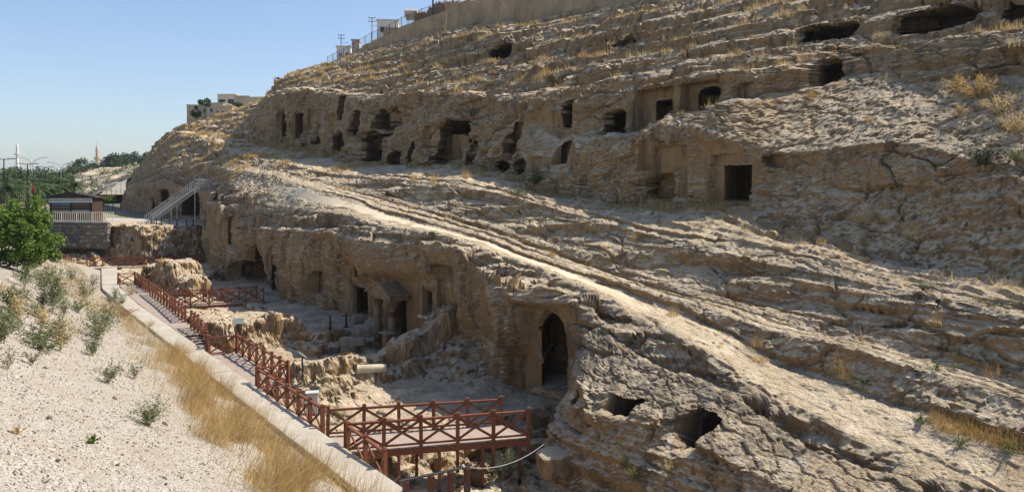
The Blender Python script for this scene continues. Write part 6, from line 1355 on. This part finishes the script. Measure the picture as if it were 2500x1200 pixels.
for q in pick:
    i, j = divmod(int(q), NS); s0 = Sb[i, j]; b = (XB[i, j], YB[i, j], Zb[i, j]-0.03); far = YB[i, j]/45
    h = (0.28+0.30*R.rand())*(1.4 if R.rand() < 0.1 else 1.0); n = 12
    (gA if R.rand() < 0.5 else gB).add(blades(R, b, n, h, 0.20+0.15*R.rand(), (0, 0), 0.017*max(0.8, far), 2, 0.4, 0.5), np.clip(0.45+0.3*R.normal()+0.15*R.normal(size=n), 0, 1))
tag(gA.build('ledge_grass', M['grass_dry']), 'golden dry grass tufts along the rock ledges', 'dry grass', None, 'stuff'); tag(gB.build('ledge_grass', M['grass_straw']), 'pale straw grass tufts along the rock ledges', 'dry grass', None, 'stuff')
# larger single tufts
TF = [(1640, 768, 0.45, 'golden tuft on the smooth ramp edge'), (1850, 843, 0.45, 'golden tuft below the first rock step'), (1855, 878, 0.3, 'flattened pale tuft on the ramp'), (2050, 905, 0.75, 'big golden tuft against the first rock step'), (2065, 925, 0.6, 'golden tuft just beside the big one at the rock step'), (2420, 915, 0.5, 'thin golden tuft on the second rock step'), (2285, 790, 0.5, 'dry brown tuft on the lit rough terrace'), (1550, 583, 0.4, 'brown dry tuft beside the long cable'), (1350, 620, 0.4, 'golden tuft on the terrace under the leafy shrub'), (1375, 435, 0.8, 'golden dry clump on the rock beside the leafy shrub'), (1120, 225, 0.7, 'golden clump on the brow of the cave cliff'), (1060, 440, 0.8, 'broad golden clump at the foot of the cave cliff'), (1010, 440, 0.7, 'golden clump left of the broad one at the cliff foot'), (1140, 430, 0.7, 'pale dry clump before the large cave mouth'), (1980, 238, 0.6, 'golden tuft on the edge beside the dark square cave'), (2120, 298, 0.35, 'small golden tuft in the middle of the pale slab'), (2230, 190, 0.4, 'golden fringe on the crest of the pale slab'), (590, 330, 0.7, 'golden grass patch on the sunny slope beside the cliff'), (570, 300, 0.6, 'dry grass patch below the hilltop houses'), (520, 345, 0.6, 'dry grass patch over the stairs slope')]
for i, (px, py, h, lb) in enumerate(TF):
    b = hill_hit(px, py); g = Grass(); n = 90; far = b.y/30; g.add(blades(R, (0, 0, -0.02), n, h, 0.25*max(1, far*0.7), (0, 0), 0.006*max(1, far), 2, 0.5, 0.5), np.clip(0.5+0.25*R.normal(size=n), 0, 1)); o = g.build('grass_tuft', M['grass_dry']); o.location = b; tag(o, lb, 'grass tuft')
g = Grass()
for q in range(90):
    px = R.uniform(2275, 2510); py = 1012+(px-2275)*0.30+R.uniform(-4, 30); b = hill_hit(px, py, 10); g.add(blades(R, (b.x, b.y, b.z-0.02), 26, 0.36, 0.22, (0, 0), 0.006, 2, 0.5, 0.5), np.clip(0.5+0.25*R.normal(size=26), 0, 1))
tag(g.build('ramp_grass', M['grass_dry']), 'dense golden dry grass strip along the lower ramp', 'dry grass', None, 'stuff')
# ---------------------------------------------------------------- hazy air
hz = MB(); hz.box((0, 0, 0), (1, 1, 1)); ho = hz.build('haze', None); ho.location = (0, 2400, 42); ho.scale = (9000, 4900, 126); tag(ho, 'thin pale haze in the air', None, None, 'stuff')
hm = bpy.data.materials.new('haze'); hm.use_nodes = True; nt = hm.node_tree; nt.nodes.clear(); out = nt.nodes.new('ShaderNodeOutputMaterial'); pv = nt.nodes.new('ShaderNodeVolumePrincipled'); pv.inputs['Color'].default_value = (0.72, 0.82, 0.95, 1); pv.inputs['Density'].default_value = 0.00013; pv.inputs['Anisotropy'].default_value = 0.3
nt.links.new(pv.outputs[0], out.inputs['Volume']); ho.data.materials.append(hm)
